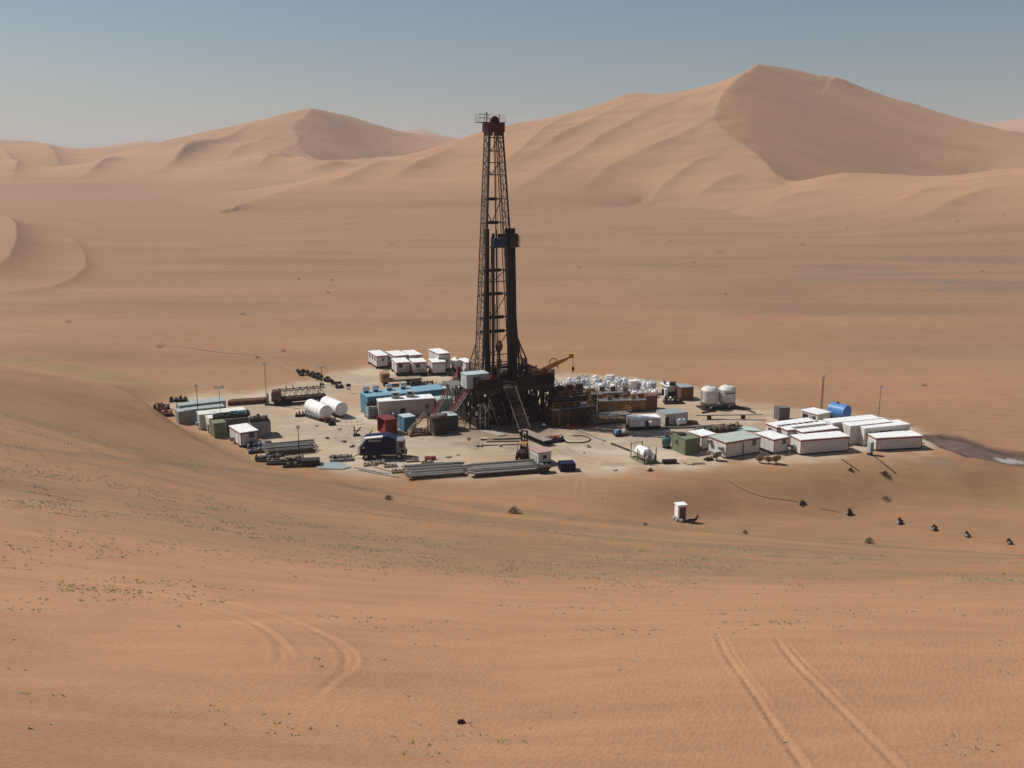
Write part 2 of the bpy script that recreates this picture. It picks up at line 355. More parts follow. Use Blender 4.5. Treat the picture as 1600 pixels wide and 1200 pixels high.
    wx, wy, _ = G(1578, 706, -0.5); wd = np.full(len(x), 9.0); wd[m2] = np.hypot((x[m2]-wx)/2.6, (y[m2]-wy)/1.3)
    mix((0.66, 0.66, 0.64), 0.8*(1-sstep(0.3, 0.95, wd+0.5*vnoise(x/1.3, y/1.3, 80)))*0.85)
    gs = [tuple(ground(a, b)[:2]) for a, b in [(1445,716),(1475,712),(1500,728),(1480,735),(1455,725)]]
    d[m2] = sdist(x[m2], y[m2], gs); mix((0.30, 0.24, 0.18), (1-sstep(-1, 1.5, d+vnoise(x/2, y/2, 81)))*0.5)
    # wheel ruts
    mt = r < 70; xm, ym = x[mt], y[mt]; dz = np.zeros(xm.shape); tm = np.zeros(xm.shape)
    for pts, wd_, dep, fade in TR:
        dd = seg_dist(xm, ym, pts); q = dd/wd_
        e0 = np.hypot(xm-pts[0][0], ym-pts[0][1]); e1 = np.hypot(xm-pts[-1][0], ym-pts[-1][1])
        f = sstep(0, 1.6, e0)*sstep(0, 1.5, e1)*(0.75+0.25*vnoise(xm/0.7, ym/0.7, 90))
        dz += f*dep*0.6*(-np.exp(-q*q)+0.6*np.exp(-(q-1.9)**2)); tm = np.maximum(tm, f*np.exp(-(q/1.6)**2))
    z[mt] += dz; t2 = np.zeros(len(x)); t2[mt] = tm; mix((0.52, 0.29, 0.155), t2*0.45)
    # two faint wheel lines leaving the pad
    for a in ([(903,738),(898,770)], [(912,738),(913,772)]):
        ap = [tuple(ground(*q)[:2]) for q in a]; dd = np.full(len(x), 99.0); dd[m2] = seg_dist(x[m2], y[m2], ap); mix((0.48, 0.29, 0.18), (1-sstep(0.15, 0.4, dd))*0.7)
    n = len(x)
    co = np.empty((n+1, 3)); co[:n, 0] = x; co[:n, 1] = y; co[:n, 2] = z; co[n] = (0, 0, float(z[:na].mean()))
    i = np.arange(nr-1)[:, None]; j = np.arange(na)[None]; j2 = (j+1) % na
    q = np.stack([i*na+j, (i+1)*na+j, (i+1)*na+j2, i*na+j2], -1).reshape(-1, 4)[:, ::-1]
    jj = np.arange(na); tri = np.stack([np.full(na, n), jj, (jj+1) % na], -1)[:, ::-1]
    me = bpy.data.meshes.new('desert_sand'); me.vertices.add(n+1); me.vertices.foreach_set('co', co.ravel())
    nl = q.size+tri.size; me.loops.add(nl); me.loops.foreach_set('vertex_index', np.concatenate([q.ravel(), tri.ravel()]).astype(np.int32))
    nf = len(q)+len(tri); me.polygons.add(nf)
    ls = np.concatenate([np.arange(len(q))*4, len(q)*4+np.arange(len(tri))*3]).astype(np.int32)
    me.polygons.foreach_set('loop_start', ls); me.polygons.foreach_set('loop_total', np.concatenate([np.full(len(q), 4), np.full(len(tri), 3)]).astype(np.int32))
    me.update(calc_edges=True); me.polygons.foreach_set('use_smooth', np.ones(nf, bool))
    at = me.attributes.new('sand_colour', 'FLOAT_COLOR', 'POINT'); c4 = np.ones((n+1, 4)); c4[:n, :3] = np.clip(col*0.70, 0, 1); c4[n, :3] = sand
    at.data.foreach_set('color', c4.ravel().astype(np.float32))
    me.validate()
    o = bpy.data.objects.new('desert_sand', me); scene.collection.objects.link(o); o['kind'] = 'structure'
    m = bpy.data.materials.new('sand'); m.use_nodes = True; t = m.node_tree; b = t.nodes['Principled BSDF']
    b.inputs['Roughness'].default_value = 0.95; b.inputs['Specular IOR Level'].default_value = 0.15
    a = t.nodes.new('ShaderNodeAttribute'); a.attribute_name = 'sand_colour'
    tc = t.nodes.new('ShaderNodeNewGeometry')
    def noise(scale, detail, vec=None, rough=0.5):
        k = t.nodes.new('ShaderNodeTexNoise'); k.inputs['Scale'].default_value = scale; k.inputs['Detail'].default_value = detail; k.inputs['Roughness'].default_value = rough
        t.links.new(vec or tc.outputs['Position'], k.inputs['Vector']); return k
    mp = t.nodes.new('ShaderNodeMapping'); mp.inputs['Scale'].default_value = (0.35, 1.6, 1.0); mp.inputs['Rotation'].default_value = (0, 0, R(8)); t.links.new(tc.outputs['Position'], mp.inputs['Vector'])
    k1 = noise(0.55, 5, mp.outputs[0], 0.6); k2 = noise(7.0, 4, None, 0.75); k3 = noise(0.02, 6, mp.outputs[0], 0.6)
    def ramp(node, lo, hi):
        q = t.nodes.new('ShaderNodeMapRange'); q.inputs['From Min'].default_value = 0.3; q.inputs['From Max'].default_value = 0.7
        q.inputs['To Min'].default_value = lo; q.inputs['To Max'].default_value = hi; t.links.new(node.outputs[0], q.inputs['Value']); return q
    r1 = ramp(k1, 0.89, 1.10); r2 = ramp(k2, 0.88, 1.10); r3 = ramp(k3, 0.91, 1.09)
    def mul(p, q):
        k = t.nodes.new('ShaderNodeMath'); k.operation = 'MULTIPLY'; t.links.new(p, k.inputs[0]); t.links.new(q, k.inputs[1]); return k.outputs[0]
    f = mul(mul(r1.outputs[0], r2.outputs[0]), r3.outputs[0])
    vm = t.nodes.new('ShaderNodeVectorMath'); vm.operation = 'SCALE'; t.links.new(a.outputs['Color'], vm.inputs[0]); t.links.new(f, vm.inputs['Scale'])
    t.links.new(vm.outputs[0], b.inputs['Base Color'])
    # wind ripples
    wv = t.nodes.new('ShaderNodeTexWave'); wv.inputs['Scale'].default_value = 1.9; wv.inputs['Distortion'].default_value = 9.0; wv.inputs['Detail'].default_value = 3; wv.inputs['Detail Scale'].default_value = 1.2
    mp2 = t.nodes.new('ShaderNodeMapping'); mp2.inputs['Rotation'].default_value = (0, 0, R(25)); t.links.new(tc.outputs['Position'], mp2.inputs['Vector']); t.links.new(mp2.outputs[0], wv.inputs['Vector'])
    k4 = noise(2.2, 6, None, 0.65)
    ad = t.nodes.new('ShaderNodeMath'); ad.operation = 'MULTIPLY_ADD'; t.links.new(k4.outputs[0], ad.inputs[0]); ad.inputs[1].default_value = 5.0; t.links.new(wv.outputs['Fac'], ad.inputs[2])
    bp = t.nodes.new('ShaderNodeBump'); bp.inputs['Strength'].default_value = 0.16; bp.inputs['Distance'].default_value = 0.03
    t.links.new(ad.outputs[0], bp.inputs['Height']); t.links.new(bp.outputs[0], b.inputs['Normal'])
    me.materials.append(m)
    return o
build_terrain()
def build_haze():
    bm = bmesh.new(); bmesh.ops.create_cube(bm, size=1)
    zb, zt = -14.0, 262.0
    bmesh.ops.scale(bm, vec=(20000, 20000, zt-zb), verts=bm.verts); bmesh.ops.translate(bm, vec=(0, 0, (zt+zb)/2), verts=bm.verts)
    me = bpy.data.meshes.new('haze'); bm.to_mesh(me); bm.free(); o = bpy.data.objects.new('haze', me); scene.collection.objects.link(o)
    o['kind'] = 'stuff'; o['label'] = 'pale dusty air that fades the far dunes'; o['category'] = 'haze'
    m = bpy.data.materials.new('haze'); m.use_nodes = True; t = m.node_tree; t.nodes.clear()
    v = t.nodes.new('ShaderNodeVolumePrincipled'); v.inputs['Color'].default_value = (0.84, 0.88, 0.97, 1); v.inputs['Density'].default_value = HAZE; v.inputs['Anisotropy'].default_value = 0.0
    q = t.nodes.new('ShaderNodeOutputMaterial'); t.links.new(v.outputs[0], q.inputs['Volume']); me.materials.append(m)
build_haze()

# ================================================================== helpers
rnd = random.Random(7)
_M = {}
def mat(name, c, rough=0.6, metal=0.0, dirt=0.12, rust=0.0, emit=None, scale=1.6):
    if name in _M: return _M[name]
    m = bpy.data.materials.new(name); m.use_nodes = True; t = m.node_tree; b = t.nodes['Principled BSDF']
    b.inputs['Roughness'].default_value = rough; b.inputs['Metallic'].default_value = metal; b.inputs['Specular IOR Level'].default_value = 0.5 if metal > .5 or rough < .35 else (0.12 if max(c) < .09 else 0.3)
    tc = t.nodes.new('ShaderNodeTexCoord'); n = t.nodes.new('ShaderNodeTexNoise'); n.inputs['Scale'].default_value = scale; n.inputs['Detail'].default_value = 6; n.inputs['Roughness'].default_value = 0.65
    t.links.new(tc.outputs['Object'], n.inputs['Vector'])
    r = t.nodes.new('ShaderNodeValToRGB'); e = r.color_ramp.elements
    dust = (0.36, 0.25, 0.17)
    e[0].position = 0.32; e[0].color = tuple(c[i]*(1-dirt)+dust[i]*dirt*0.55 for i in range(3))+(1,)
    e[1].position = 0.66; e[1].color = tuple(min(1, c[i]*(1+dirt*0.25)) for i in range(3))+(1,)
    t.links.new(n.outputs[0], r.inputs[0]); src = r.outputs[0]
    if rust:
        n2 = t.nodes.new('ShaderNodeTexNoise'); n2.inputs['Scale'].default_value = 0.9; n2.inputs['Detail'].default_value = 8; t.links.new(tc.outputs['Object'], n2.inputs['Vector'])
        mr = t.nodes.new('ShaderNodeMapRange'); mr.inputs['From Min'].default_value = 0.5; mr.inputs['From Max'].default_value = 0.62; mr.inputs['To Max'].default_value = rust; t.links.new(n2.outputs[0], mr.inputs['Value'])
        mx = t.nodes.new('ShaderNodeMix'); mx.data_type = 'RGBA'; t.links.new(mr.outputs[0], mx.inputs['Factor']); t.links.new(src, mx.inputs['A']); mx.inputs['B'].default_value = (0.13, 0.055, 0.025, 1); src = mx.outputs['Result']
    t.links.new(src, b.inputs['Base Color'])
    if emit: b.inputs['Emission Color'].default_value = emit+(1,); b.inputs['Emission Strength'].default_value = 1.5
    _M[name] = m; return m
WHITE = mat('white paint', (0.80, 0.79, 0.76), 0.45); WALL = mat('dusty shade-toned white wall panel', (0.60, 0.575, 0.54), 0.5, dirt=.2); CREAM = mat('cream paint', (0.66, 0.66, 0.57), 0.5); ROOFW = mat('white roof sheet', (0.80, 0.80, 0.78), 0.4, dirt=.2)  # WALL: cabin white lowered below the roofs, wall shade put into the colour
SHADEW = mat('dusty shaded white paint', (0.42, 0.39, 0.355), 0.55, dirt=.25); ROOFG = mat('grey green roof sheet', (0.42, 0.46, 0.41), 0.5, dirt=.3); PINK = mat('faded red roof sheet', (0.42, 0.25, 0.23), 0.6)  # SHADEW: white paint with shade put into its colour
RED = mat('dark red trim', (0.30, 0.045, 0.035), 0.5); REDP = mat('red machinery paint', (0.26, 0.03, 0.025), 0.5, rust=.4); DARK = mat('dark opening', (0.03, 0.03, 0.032), 0.4); GLASS = mat('dark window glass', (0.035, 0.04, 0.05), 0.12)
STEEL = mat('grey steel', (0.20, 0.20, 0.19), 0.5, 0.3, rust=.4); DSTEEL = mat('dark steel', (0.034, 0.028, 0.026), 0.6, 0.1, dirt=.04, rust=.22); LSTEEL = mat('galvanised steel', (0.42, 0.43, 0.42), 0.4, 0.4); BLK = mat('black rubber', (0.02, 0.02, 0.02), 0.8)
GRN = mat('olive green paint', (0.15, 0.19, 0.11), 0.55, rust=.2); BLUE = mat('teal blue paint', (0.055, 0.20, 0.29), 0.5, rust=.15); BLUER = mat('pale blue roof', (0.16, 0.33, 0.44), 0.5, dirt=.25); SKYB = mat('pale blue grey paint', (0.40, 0.48, 0.50), 0.5)
NAVY = mat('navy blue paint', (0.010, 0.013, 0.045), 0.4, dirt=.03); BRIGHTB = mat('bright blue paint', (0.07, 0.22, 0.50), 0.45); RUST = mat('rust brown paint', (0.16, 0.075, 0.04), 0.7, rust=.5); OCHRE = mat('ochre brown paint', (0.30, 0.16, 0.055), 0.65, rust=.5)
ORANGE = mat('crane orange paint', (0.47, 0.19, 0.04), 0.5, rust=.3); PIPE = mat('drill pipe steel', (0.25, 0.245, 0.225), 0.6, 0.1, rust=.35); GREYP = mat('blue grey paint', (0.25, 0.30, 0.30), 0.5); MASTC = mat('weathered mast steel', (0.21, 0.155, 0.115), 0.6, 0.1, rust=.6)
TAN = mat('tan canvas', (0.42, 0.32, 0.20), 0.85); BAGM = [mat('white woven bag', (0.70, 0.69, 0.67), 0.8, dirt=.3, scale=3), mat('grey woven bag', (0.50, 0.51, 0.53), 0.8, dirt=.3, scale=3), mat('bright white bag', (0.82, 0.82, 0.82), 0.7, dirt=.1, scale=3), mat('dusty tan bag', (0.46, 0.40, 0.33), 0.8, dirt=.4, scale=3)]
WOOD = mat('weathered timber', (0.26, 0.19, 0.13), 0.85); SAGE = mat('dry bush leaves', (0.115, 0.11, 0.055), 0.9, dirt=.4, scale=5); TWIG = mat('dry twig', (0.16, 0.11, 0.07), 0.9); LAMPW = mat('lamp glass', (0.85, 0.85, 0.80), 0.08); MINT = mat('pale mint paint', (0.38, 0.52, 0.46), 0.5)
DKRED = mat('dark red brown paint', (0.045, 0.014, 0.012), 0.6, dirt=.04, rust=.2); DROPE = mat('pale marl sheet', (0.36, 0.33, 0.27), 0.8)

class MB:
    def __init__(s): s.v = []; s.f = []
    def add(s, v, f):
        k = len(s.v); s.v += [tuple(q) for q in v]; s.f += [tuple(i+k for i in q) for q in f]; return s
    def box(s, x0, y0, z0, x1, y1, z1):
        return s.add([(x0,y0,z0),(x1,y0,z0),(x1,y1,z0),(x0,y1,z0),(x0,y0,z1),(x1,y0,z1),(x1,y1,z1),(x0,y1,z1)], [(0,3,2,1),(4,5,6,7),(0,1,5,4),(1,2,6,5),(2,3,7,6),(3,0,4,7)])
    def cb(s, cx, cy, z0, sx, sy, h): return s.box(cx-sx/2, cy-sy/2, z0, cx+sx/2, cy+sy/2, z0+h)
    def tube(s, a, b, r, n=8, r2=None, cap=True):
        a = Vector(a); b = Vector(b); d = b-a
        if d.length < 1e-6: return s
        q = d.to_track_quat('Z', 'Y'); r2 = r if r2 is None else r2; v = []
        for p, rr in ((a, r), (b, r2)):
            for k in range(n):
                t = 2*math.pi*(k+0.5)/n; v.append(p + q @ Vector((rr*math.cos(t), rr*math.sin(t), 0)))
        f = [(k, (k+1) % n, n+(k+1) % n, n+k) for k in range(n)]
        if cap: f += [tuple(range(n-1, -1, -1)), tuple(range(n, 2*n))]
        return s.add(v, f)
    def bar(s, a, b, w): return s.tube(a, b, w*0.707, 4)
    def path(s, pts, r, n=6):
        for a, b in zip(pts[:-1], pts[1:]): s.tube(a, b, r, n)
        return s
    def lathe(s, prof, c=(0,0,0), axis='Z', n=24):
        v = []; f = []
        for (r, h) in prof:
            for k in range(n):
                t = 2*math.pi*k/n; p = (r*math.cos(t), r*math.sin(t), h)
                if axis == 'X': p = (h, r*math.cos(t), r*math.sin(t))
                if axis == 'Y': p = (r*math.sin(t), h, r*math.cos(t))
                v.append((p[0]+c[0], p[1]+c[1], p[2]+c[2]))
        for i in range(len(prof)-1):
            for k in range(n): f.append((i*n+k, i*n+(k+1) % n, (i+1)*n+(k+1) % n, (i+1)*n+k))
        f += [tuple(range(n-1, -1, -1)), tuple(range((len(prof)-1)*n, len(prof)*n))]
        return s.add(v, f)
    def blob(s, c, rx, ry, rz, seed=0, n=9, m=6, j=0.15):
        rg = random.Random(seed); v = []; f = []
        for i in range(m+1):
            ph = math.pi*i/m
            for k in range(n):
                t = 2*math.pi*k/n; q = 1+rg.uniform(-j, j)
                v.append((c[0]+rx*q*math.sin(ph)*math.cos(t), c[1]+ry*q*math.sin(ph)*math.sin(t), c[2]+rz*q*math.cos(ph)))
        for i in range(m):
            for k in range(n): f.append((i*n+k, (i+1)*n+k, (i+1)*n+(k+1) % n, i*n+(k+1) % n))
        return s.add(v, f)
    def truss(s, a, b, w, h, n, t=0.09, d=None):  # lattice box girder between a and b
        a = Vector(a); b = Vector(b); e = (b-a); u = e.normalized(); sd = u.cross(Vector((0,0,1)))
        sd = sd.normalized() if sd.length > 0.01 else Vector((1,0,0)); up = sd.cross(u)
        C = [(-w/2,-h/2),(w/2,-h/2),(w/2,h/2),(-w/2,h/2)]
        P_ = lambda i, k: a+e*(i/n)+sd*C[k][0]+up*C[k][1]
        for k in range(4): s.bar(P_(0, k), P_(n, k), t)
        for i in range(n):
            for k in range(4):
                s.bar(P_(i, k), P_(i+1, (k+1) % 4) if i % 2 else P_(i, k), t*0.6)
                s.bar(P_(i, (k+1) % 4) if i % 2 == 0 else P_(i, k), P_(i+1, k) if i % 2 == 0 else P_(i+1, (k+1) % 4), t*0.6)
                s.bar(P_(i, k), P_(i, (k+1) % 4), t*0.6)
        return s
    def build(s, name, m, parent=None, loc=None, rot=None, smooth=False, bevel=0):
        me = bpy.data.meshes.new(name); me.from_pydata(s.v, [], s.f); me.materials.append(m)
        if smooth: me.shade_smooth()
        me.update(); o = bpy.data.objects.new(name, me); scene.collection.objects.link(o)
        if parent: o.parent = parent
        if loc is not None: o.location = loc
        if rot is not None: o.rotation_euler = (0, 0, rot)
        return o
def tag(o, label, cat, group=None):
    o['label'] = label; o['category'] = cat
    if group: o['group'] = group
    return o
def thing(name, label, cat, loc, rot=0.0, group=None):
    o = bpy.data.objects.new(name, None); scene.collection.objects.link(o); o.empty_display_size = 0.5
    o.location = loc; o.rotation_euler = (0, 0, rot); return tag(o, label, cat, group)
def copy_tree(o, parent=None, loc=None, rot=None, label=None, scale=None):
    c = o.copy(); scene.collection.objects.link(c); c.parent = parent
    if loc is not None: c.location = loc
    if rot is not None: c.rotation_euler = (c.rotation_euler[0], c.rotation_euler[1], rot)
    if label: c['label'] = label
    if scale: c.scale = scale
    for ch in list(o.children): copy_tree(ch, c)
    return c
class Fit: pass
def fit(near, right, left, top, L=None, W=None, H=None, ang=None, z0=0.0):
    """footprint from three ground corners seen in the photo; top = picture row of the near top corner"""
    N = G(*near, z0); A = G(*right, z0)-N; B = G(*left, z0)-N
    a1 = math.atan2(A.y, A.x); a2 = math.atan2(B.y, B.x)-math.pi/2
    f = Fit(); w1, w2 = A.length**1.0, B.length**1.0
    if ang is None: f.a = (a1*w1+a2*w2)/(w1+w2)
    else: f.a = R(ang)
    ux = Vector((math.cos(f.a), math.sin(f.a), 0)); uy = Vector((-ux.y, ux.x, 0))
    f.L = L or max(0.6, A.dot(ux)); f.W = W or max(0.6, B.dot(uy))
    f.H = H or (zat(N.x, N.y, top)-z0); f.z0 = z0
    f.c = N + ux*f.L/2 + uy*f.W/2; return f
def fit_top(near, right, left, H, L=None, W=None, ang=None):
    f = fit(near, right, left, 0, L, W, H, ang, z0=H); f.c.z = 0; f.z0 = 0; return f
def dims(px, py, ang, L, W, H, z0=0.0):
    f = Fit(); f.c = G(px, py, z0); f.a = R(ang); f.L, f.W, f.H, f.z0 = L, W, H, z0; return f
# openings: side 'F' front (-y), 'E' left end (-x), 'R' right end, 'B' back; u in 0..1 along the side, z, w, h
def face_box(f, side, u, z, w, h, d=0.05, off=0.0):
    hx, hy = f.L/2, f.W/2
    if side == 'F': cx = -hx+u*f.L; return (cx-w/2, -hy-off-d, z, cx+w/2, -hy-off, z+h)
    if side == 'B': cx = -hx+u*f.L; return (cx-w/2, hy+off, z, cx+w/2, hy+off+d, z+h)
    if side == 'E': cy = hy-u*f.W; return (-hx-off-d, cy-w/2, z, -hx-off, cy+w/2, z+h)
    cy = -hy+u*f.W; return (hx+off, cy-w/2, z, hx+off+d, cy+w/2, z+h)
def cabin(label, f, wall=None, roof=ROOFW, trim=RED, doors=(), wins=(), acs=(), group=None, name='site_cabin', cat='cabin', lift=0.32, ribs=True, over=0.10, posts=True, clutter=0):
    wall = WALL if wall in (None, WHITE) else wall
    t = thing(name, label, cat, (f.c.x, f.c.y, f.z0), f.a, group); hx, hy, H = f.L/2, f.W/2, f.H
    mb = MB().box(-hx, -hy, lift, hx, hy, H-0.12)
    if ribs:
        n = max(2, int(f.L/0.9))
        for k in range(1, n):
            x = -hx+k*f.L/n; mb.box(x-0.02, -hy-0.018, lift, x+0.02, -hy, H-0.34); mb.box(x-0.02, hy, lift, x+0.02, hy+0.018, H-0.34)
        n = max(2, int(f.W/0.9))
        for k in range(1, n):
            y = -hy+k*f.W/n; mb.box(-hx-0.018, y-0.02, lift, -hx, y+0.02, H-0.34)
    mb.build('wall', wall, t)
    rb = MB().box(-hx-over, -hy-over, H-0.118, hx+over, hy+over, H)
    n = max(3, int(f.L/1.1))
    for k in range(n): x = -hx+(k+0.5)*f.L/n; rb.box(x-0.04, -hy, H, x+0.04, hy, H+0.035)
    rb.build('roof', roof, t)
    if trim:
        b = MB(); z0, z1, e = H-0.36, H-0.121, 0.035
        b.box(-hx-e, -hy-e, z0, hx+e, -hy-0.002, z1); b.box(-hx-e, hy+0.002, z0, hx+e, hy+e, z1); b.box(-hx-e, -hy, z0, -hx-0.002, hy, z1); b.box(hx+0.002, -hy, z0, hx+e, hy, z1)
        if posts:
            for sx in (-1, 1):
                x = sx*(hx-0.05); b.box(x-0.06, -hy-e, lift, x+0.06, -hy-0.002, z0)
        b.build('trim', trim, t)
    sk = MB()
    for y in (-hy+0.35, hy-0.35): sk.box(-hx-0.15, y-0.09, 0.0, hx+0.15, y+0.09, lift-0.02)
    for k in range(4): x = -hx+0.3+k*(f.L-0.6)/3; sk.box(x-0.07, -hy+0.1, lift*0.4, x+0.07, hy-0.1, lift-0.002)
    sk.build('skid', DSTEEL, t)
    for d in doors:
        side, u = d[0], d[1]; w, h = (d[2], d[3]) if len(d) > 2 else (0.95, 2.0)
        o = MB().box(*face_box(f, side, u, lift+0.05, w, min(h, H-lift-0.6), 0.05)).build('door', d[4] if len(d) > 4 else SHADEW, t)
        q = face_box(f, side, u, lift+1.0, 0.12, 0.06, 0.05, 0.052); MB().box(*q).build('handle', DSTEEL, o)
    for d in wins:
        side, u = d[0], d[1]; w, h = (d[2], d[3]) if len(d) > 2 else (0.9, 0.8); zz = lift+1.15 if H > 2.2 else lift+0.6
        o = MB().box(*face_box(f, side, u, zz-0.06, w+0.12, h+0.12, 0.03)).build('window', LSTEEL, t)
        MB().box(*face_box(f, side, u, zz, w, h, 0.02, 0.032)).build('pane', GLASS, o)
    for d in acs:
        side, u = d[0], d[1]; zz = d[2] if len(d) > 2 else lift+1.5
        o = MB().box(*face_box(f, side, u, zz, 0.75, 0.5, 0.5)).build('air_conditioner', GREYP, t)
        g = MB()
        for k in range(4): g.box(*face_box(f, side, u, zz+0.06+k*0.1, 0.62, 0.05, 0.02, 0.502))
        g.build('grille', DARK, o)
    return t
def container(label, f, body, roof=None, name='shipping_container', cat='container', group=None, doors='E', dark=None, open_end=False, lift=0.1, frame=None):
    t = thing(name, label, cat, (f.c.x, f.c.y, f.z0), f.a, group); hx, hy, H = f.L/2, f.W/2, f.H
    mb = MB(); e = 0.04; n = max(4, int(f.L/0.28)); x = -hx
    v = []; 
    if open_end:
        mb.box(-hx, -hy, lift, hx, -hy+0.06, H-0.05); mb.box(-hx, hy-0.06, lift, hx, hy, H-0.05); mb.box(hx-0.06, -hy+0.06, lift, hx, hy-0.06, H-0.05); mb.box(-hx, -hy+0.06, lift, hx-0.06, hy-0.06, lift+0.08)
    else: mb.box(-hx+e, -hy+e, lift, hx-e, hy-e, H-0.05)
    for k in range(n):
        x0 = -hx+0.1+(f.L-0.2)*k/n; w = (f.L-0.2)/n*0.5
        mb.box(x0, -hy, lift+0.12, x0+w, -hy+e-0.002, H-0.14); mb.box(x0, hy-e+0.002, lift+0.12, x0+w, hy, H-0.14)
    m = max(3, int(f.W/0.35))
    for k in range(m):
        y0 = -hy+0.1+(f.W-0.2)*k/m; w = (f.W-0.2)/m*0.5
        if not open_end: mb.box(-hx, y0, lift+0.12, -hx+e-0.002, y0+w, H-0.14)
        mb.box(hx-e+0.002, y0, lift+0.12, hx, y0+w, H-0.14)
    mb.build('wall', body, t)
    fb = MB()
    for sx in (-1, 1):
        for sy in (-1, 1): fb.cb(sx*(hx-0.02), sy*(hy-0.02), 0, 0.14, 0.14, H-0.052)
    fb.box(-hx, -hy-0.04, 0.0, hx, -hy+0.06, lift+0.1); fb.box(-hx, hy-0.06, 0.0, hx, hy+0.04, lift+0.1)
    fb.box(-hx, -hy+0.061, 0.0, -hx+0.08, hy-0.061, lift+0.08); fb.box(hx-0.08, -hy+0.061, 0.0, hx, hy-0.061, lift+0.08)
    fb.build('frame', frame or body, t)
    r = MB().box(-hx-0.03, -hy-0.03, H-0.05, hx+0.03, hy+0.03, H)
    for k in range(max(4, int(f.L/0.6))): x = -hx+0.2+k*0.6; r.box(x, -hy+0.1, H, min(x+0.25, hx), hy-0.1, H+0.025)
    r.build('roof', roof or body, t)
    if doors and not open_end:
        for u in (0.26, 0.74):
            o = MB().box(*face_box(f, doors, u, lift+0.1, f.W*0.44 if doors in 'ER' else 0.9, H-lift-0.3, 0.03, 0.0)).build('door', body, t)
            MB().box(*face_box(f, doors, u+0.08, lift+0.15, 0.05, H-lift-0.4, 0.04, 0.032)).build('handle', LSTEEL, o)
    return t
def rail(mb, pts, h=1.1, w=0.05, step=1.5):
    for a, b in zip(pts[:-1], pts[1:]):
        a = Vector(a); b = Vector(b); n = max(1, int((b-a).length/step))
        for k in range(n+1): p = a+(b-a)*k/n; mb.bar(p, p+Vector((0,0,h)), w)
        for z in (h, h*0.55): mb.bar(a+Vector((0,0,z)), b+Vector((0,0,z)), w)
def skid(label, f, base=DSTEEL, cols=(STEEL, DSTEEL, RUST), seed=1, name='equipment_skid', cat='skid', n=6, deck=None, group=None, railing=False, pipes=True):
    """a steel skid carrying motors, vessels and pipework"""
    rg = random.Random(seed); t = thing(name, label, cat, (f.c.x, f.c.y, f.z0), f.a, group); hx, hy, H = f.L/2, f.W/2, f.H
    b = MB(); dz = min(0.35, H*0.4)
    for y in (-hy+0.1, hy-0.1): b.box(-hx, y-0.1, 0, hx, y+0.1, dz)
    for k in range(max(2, int(f.L/1.2))+1): x = -hx+0.1+(f.L-0.2)*k/max(2, int(f.L/1.2)); b.box(x-0.06, -hy+0.2, 0.05, x+0.06, hy-0.2, dz-0.02)
    b.box(-hx+0.05, -hy+0.05, dz, hx-0.05, hy-0.05, dz+0.04); b.build('base_frame', base, t)
    for k in range(n):
        w = f.L/n; x = -hx+w*(k+0.5); hh = (H-dz)*rg.uniform(0.5, 0.95); m = cols[k % len(cols)]; kind = rg.choice('mvbt')
        y = rg.uniform(-0.2, 0.2)*f.W; q = MB()
        if kind == 'm': q.lathe([(0.02, -w*0.4), (hh*0.4, -w*0.38), (hh*0.42, -w*0.1), (hh*0.42, w*0.2), (hh*0.3, w*0.3), (0.02, w*0.4)], (x, y, dz+0.05+hh*0.45), 'X', 12); q.cb(x, y, dz+0.04, w*0.5, hh*0.5, hh*0.2); nm = 'motor'
        elif kind == 'v': q.lathe([(0.05, 0), (w*0.32, 0.05), (w*0.32, hh*0.8), (w*0.18, hh*0.95), (0.03, hh)], (x, y, dz+0.04), 'Z', 12); nm = 'vessel'
        elif kind == 'b':
            q.cb(x, y, dz+0.04, w*0.75, f.W*0.5, hh*0.8); q.cb(x, y, dz+0.04+hh*0.8, w*0.5, f.W*0.3, hh*0.2); nm = 'housing'
        else:
            q.cb(x, y, dz+0.04, w*0.6, f.W*0.35, hh*0.55); q.tube((x, y, dz+hh*0.55), (x, y, dz+hh*1.05), 0.09, 8); q.tube((x-w*0.2, y, dz+hh*0.55), (x-w*0.2, y+0.2, dz+hh*0.8), 0.12, 8); nm = 'engine'
        q.build(nm, m, t)
    if pipes:
        q = MB()
        for k in range(3):
            y = rg.uniform(-hy, hy)*0.85; z = dz+(H-dz)*rg.uniform(0.2, 0.8); x0 = -hx*rg.uniform(0.5, 1); x1 = hx*rg.uniform(0.4, 1)
            q.path([(x0, y, dz), (x0, y, z), (x1, y, z), (x1, y*0.5, dz)], 0.055)
        q.build('pipework', rg.choice(cols), t)
    if railing:
        q = MB(); rail(q, [(-hx, -hy, dz), (hx, -hy, dz), (hx, hy, dz), (-hx, hy, dz), (-hx, -hy, dz)], 1.0); q.build('railing', cols[0], t)
    return t
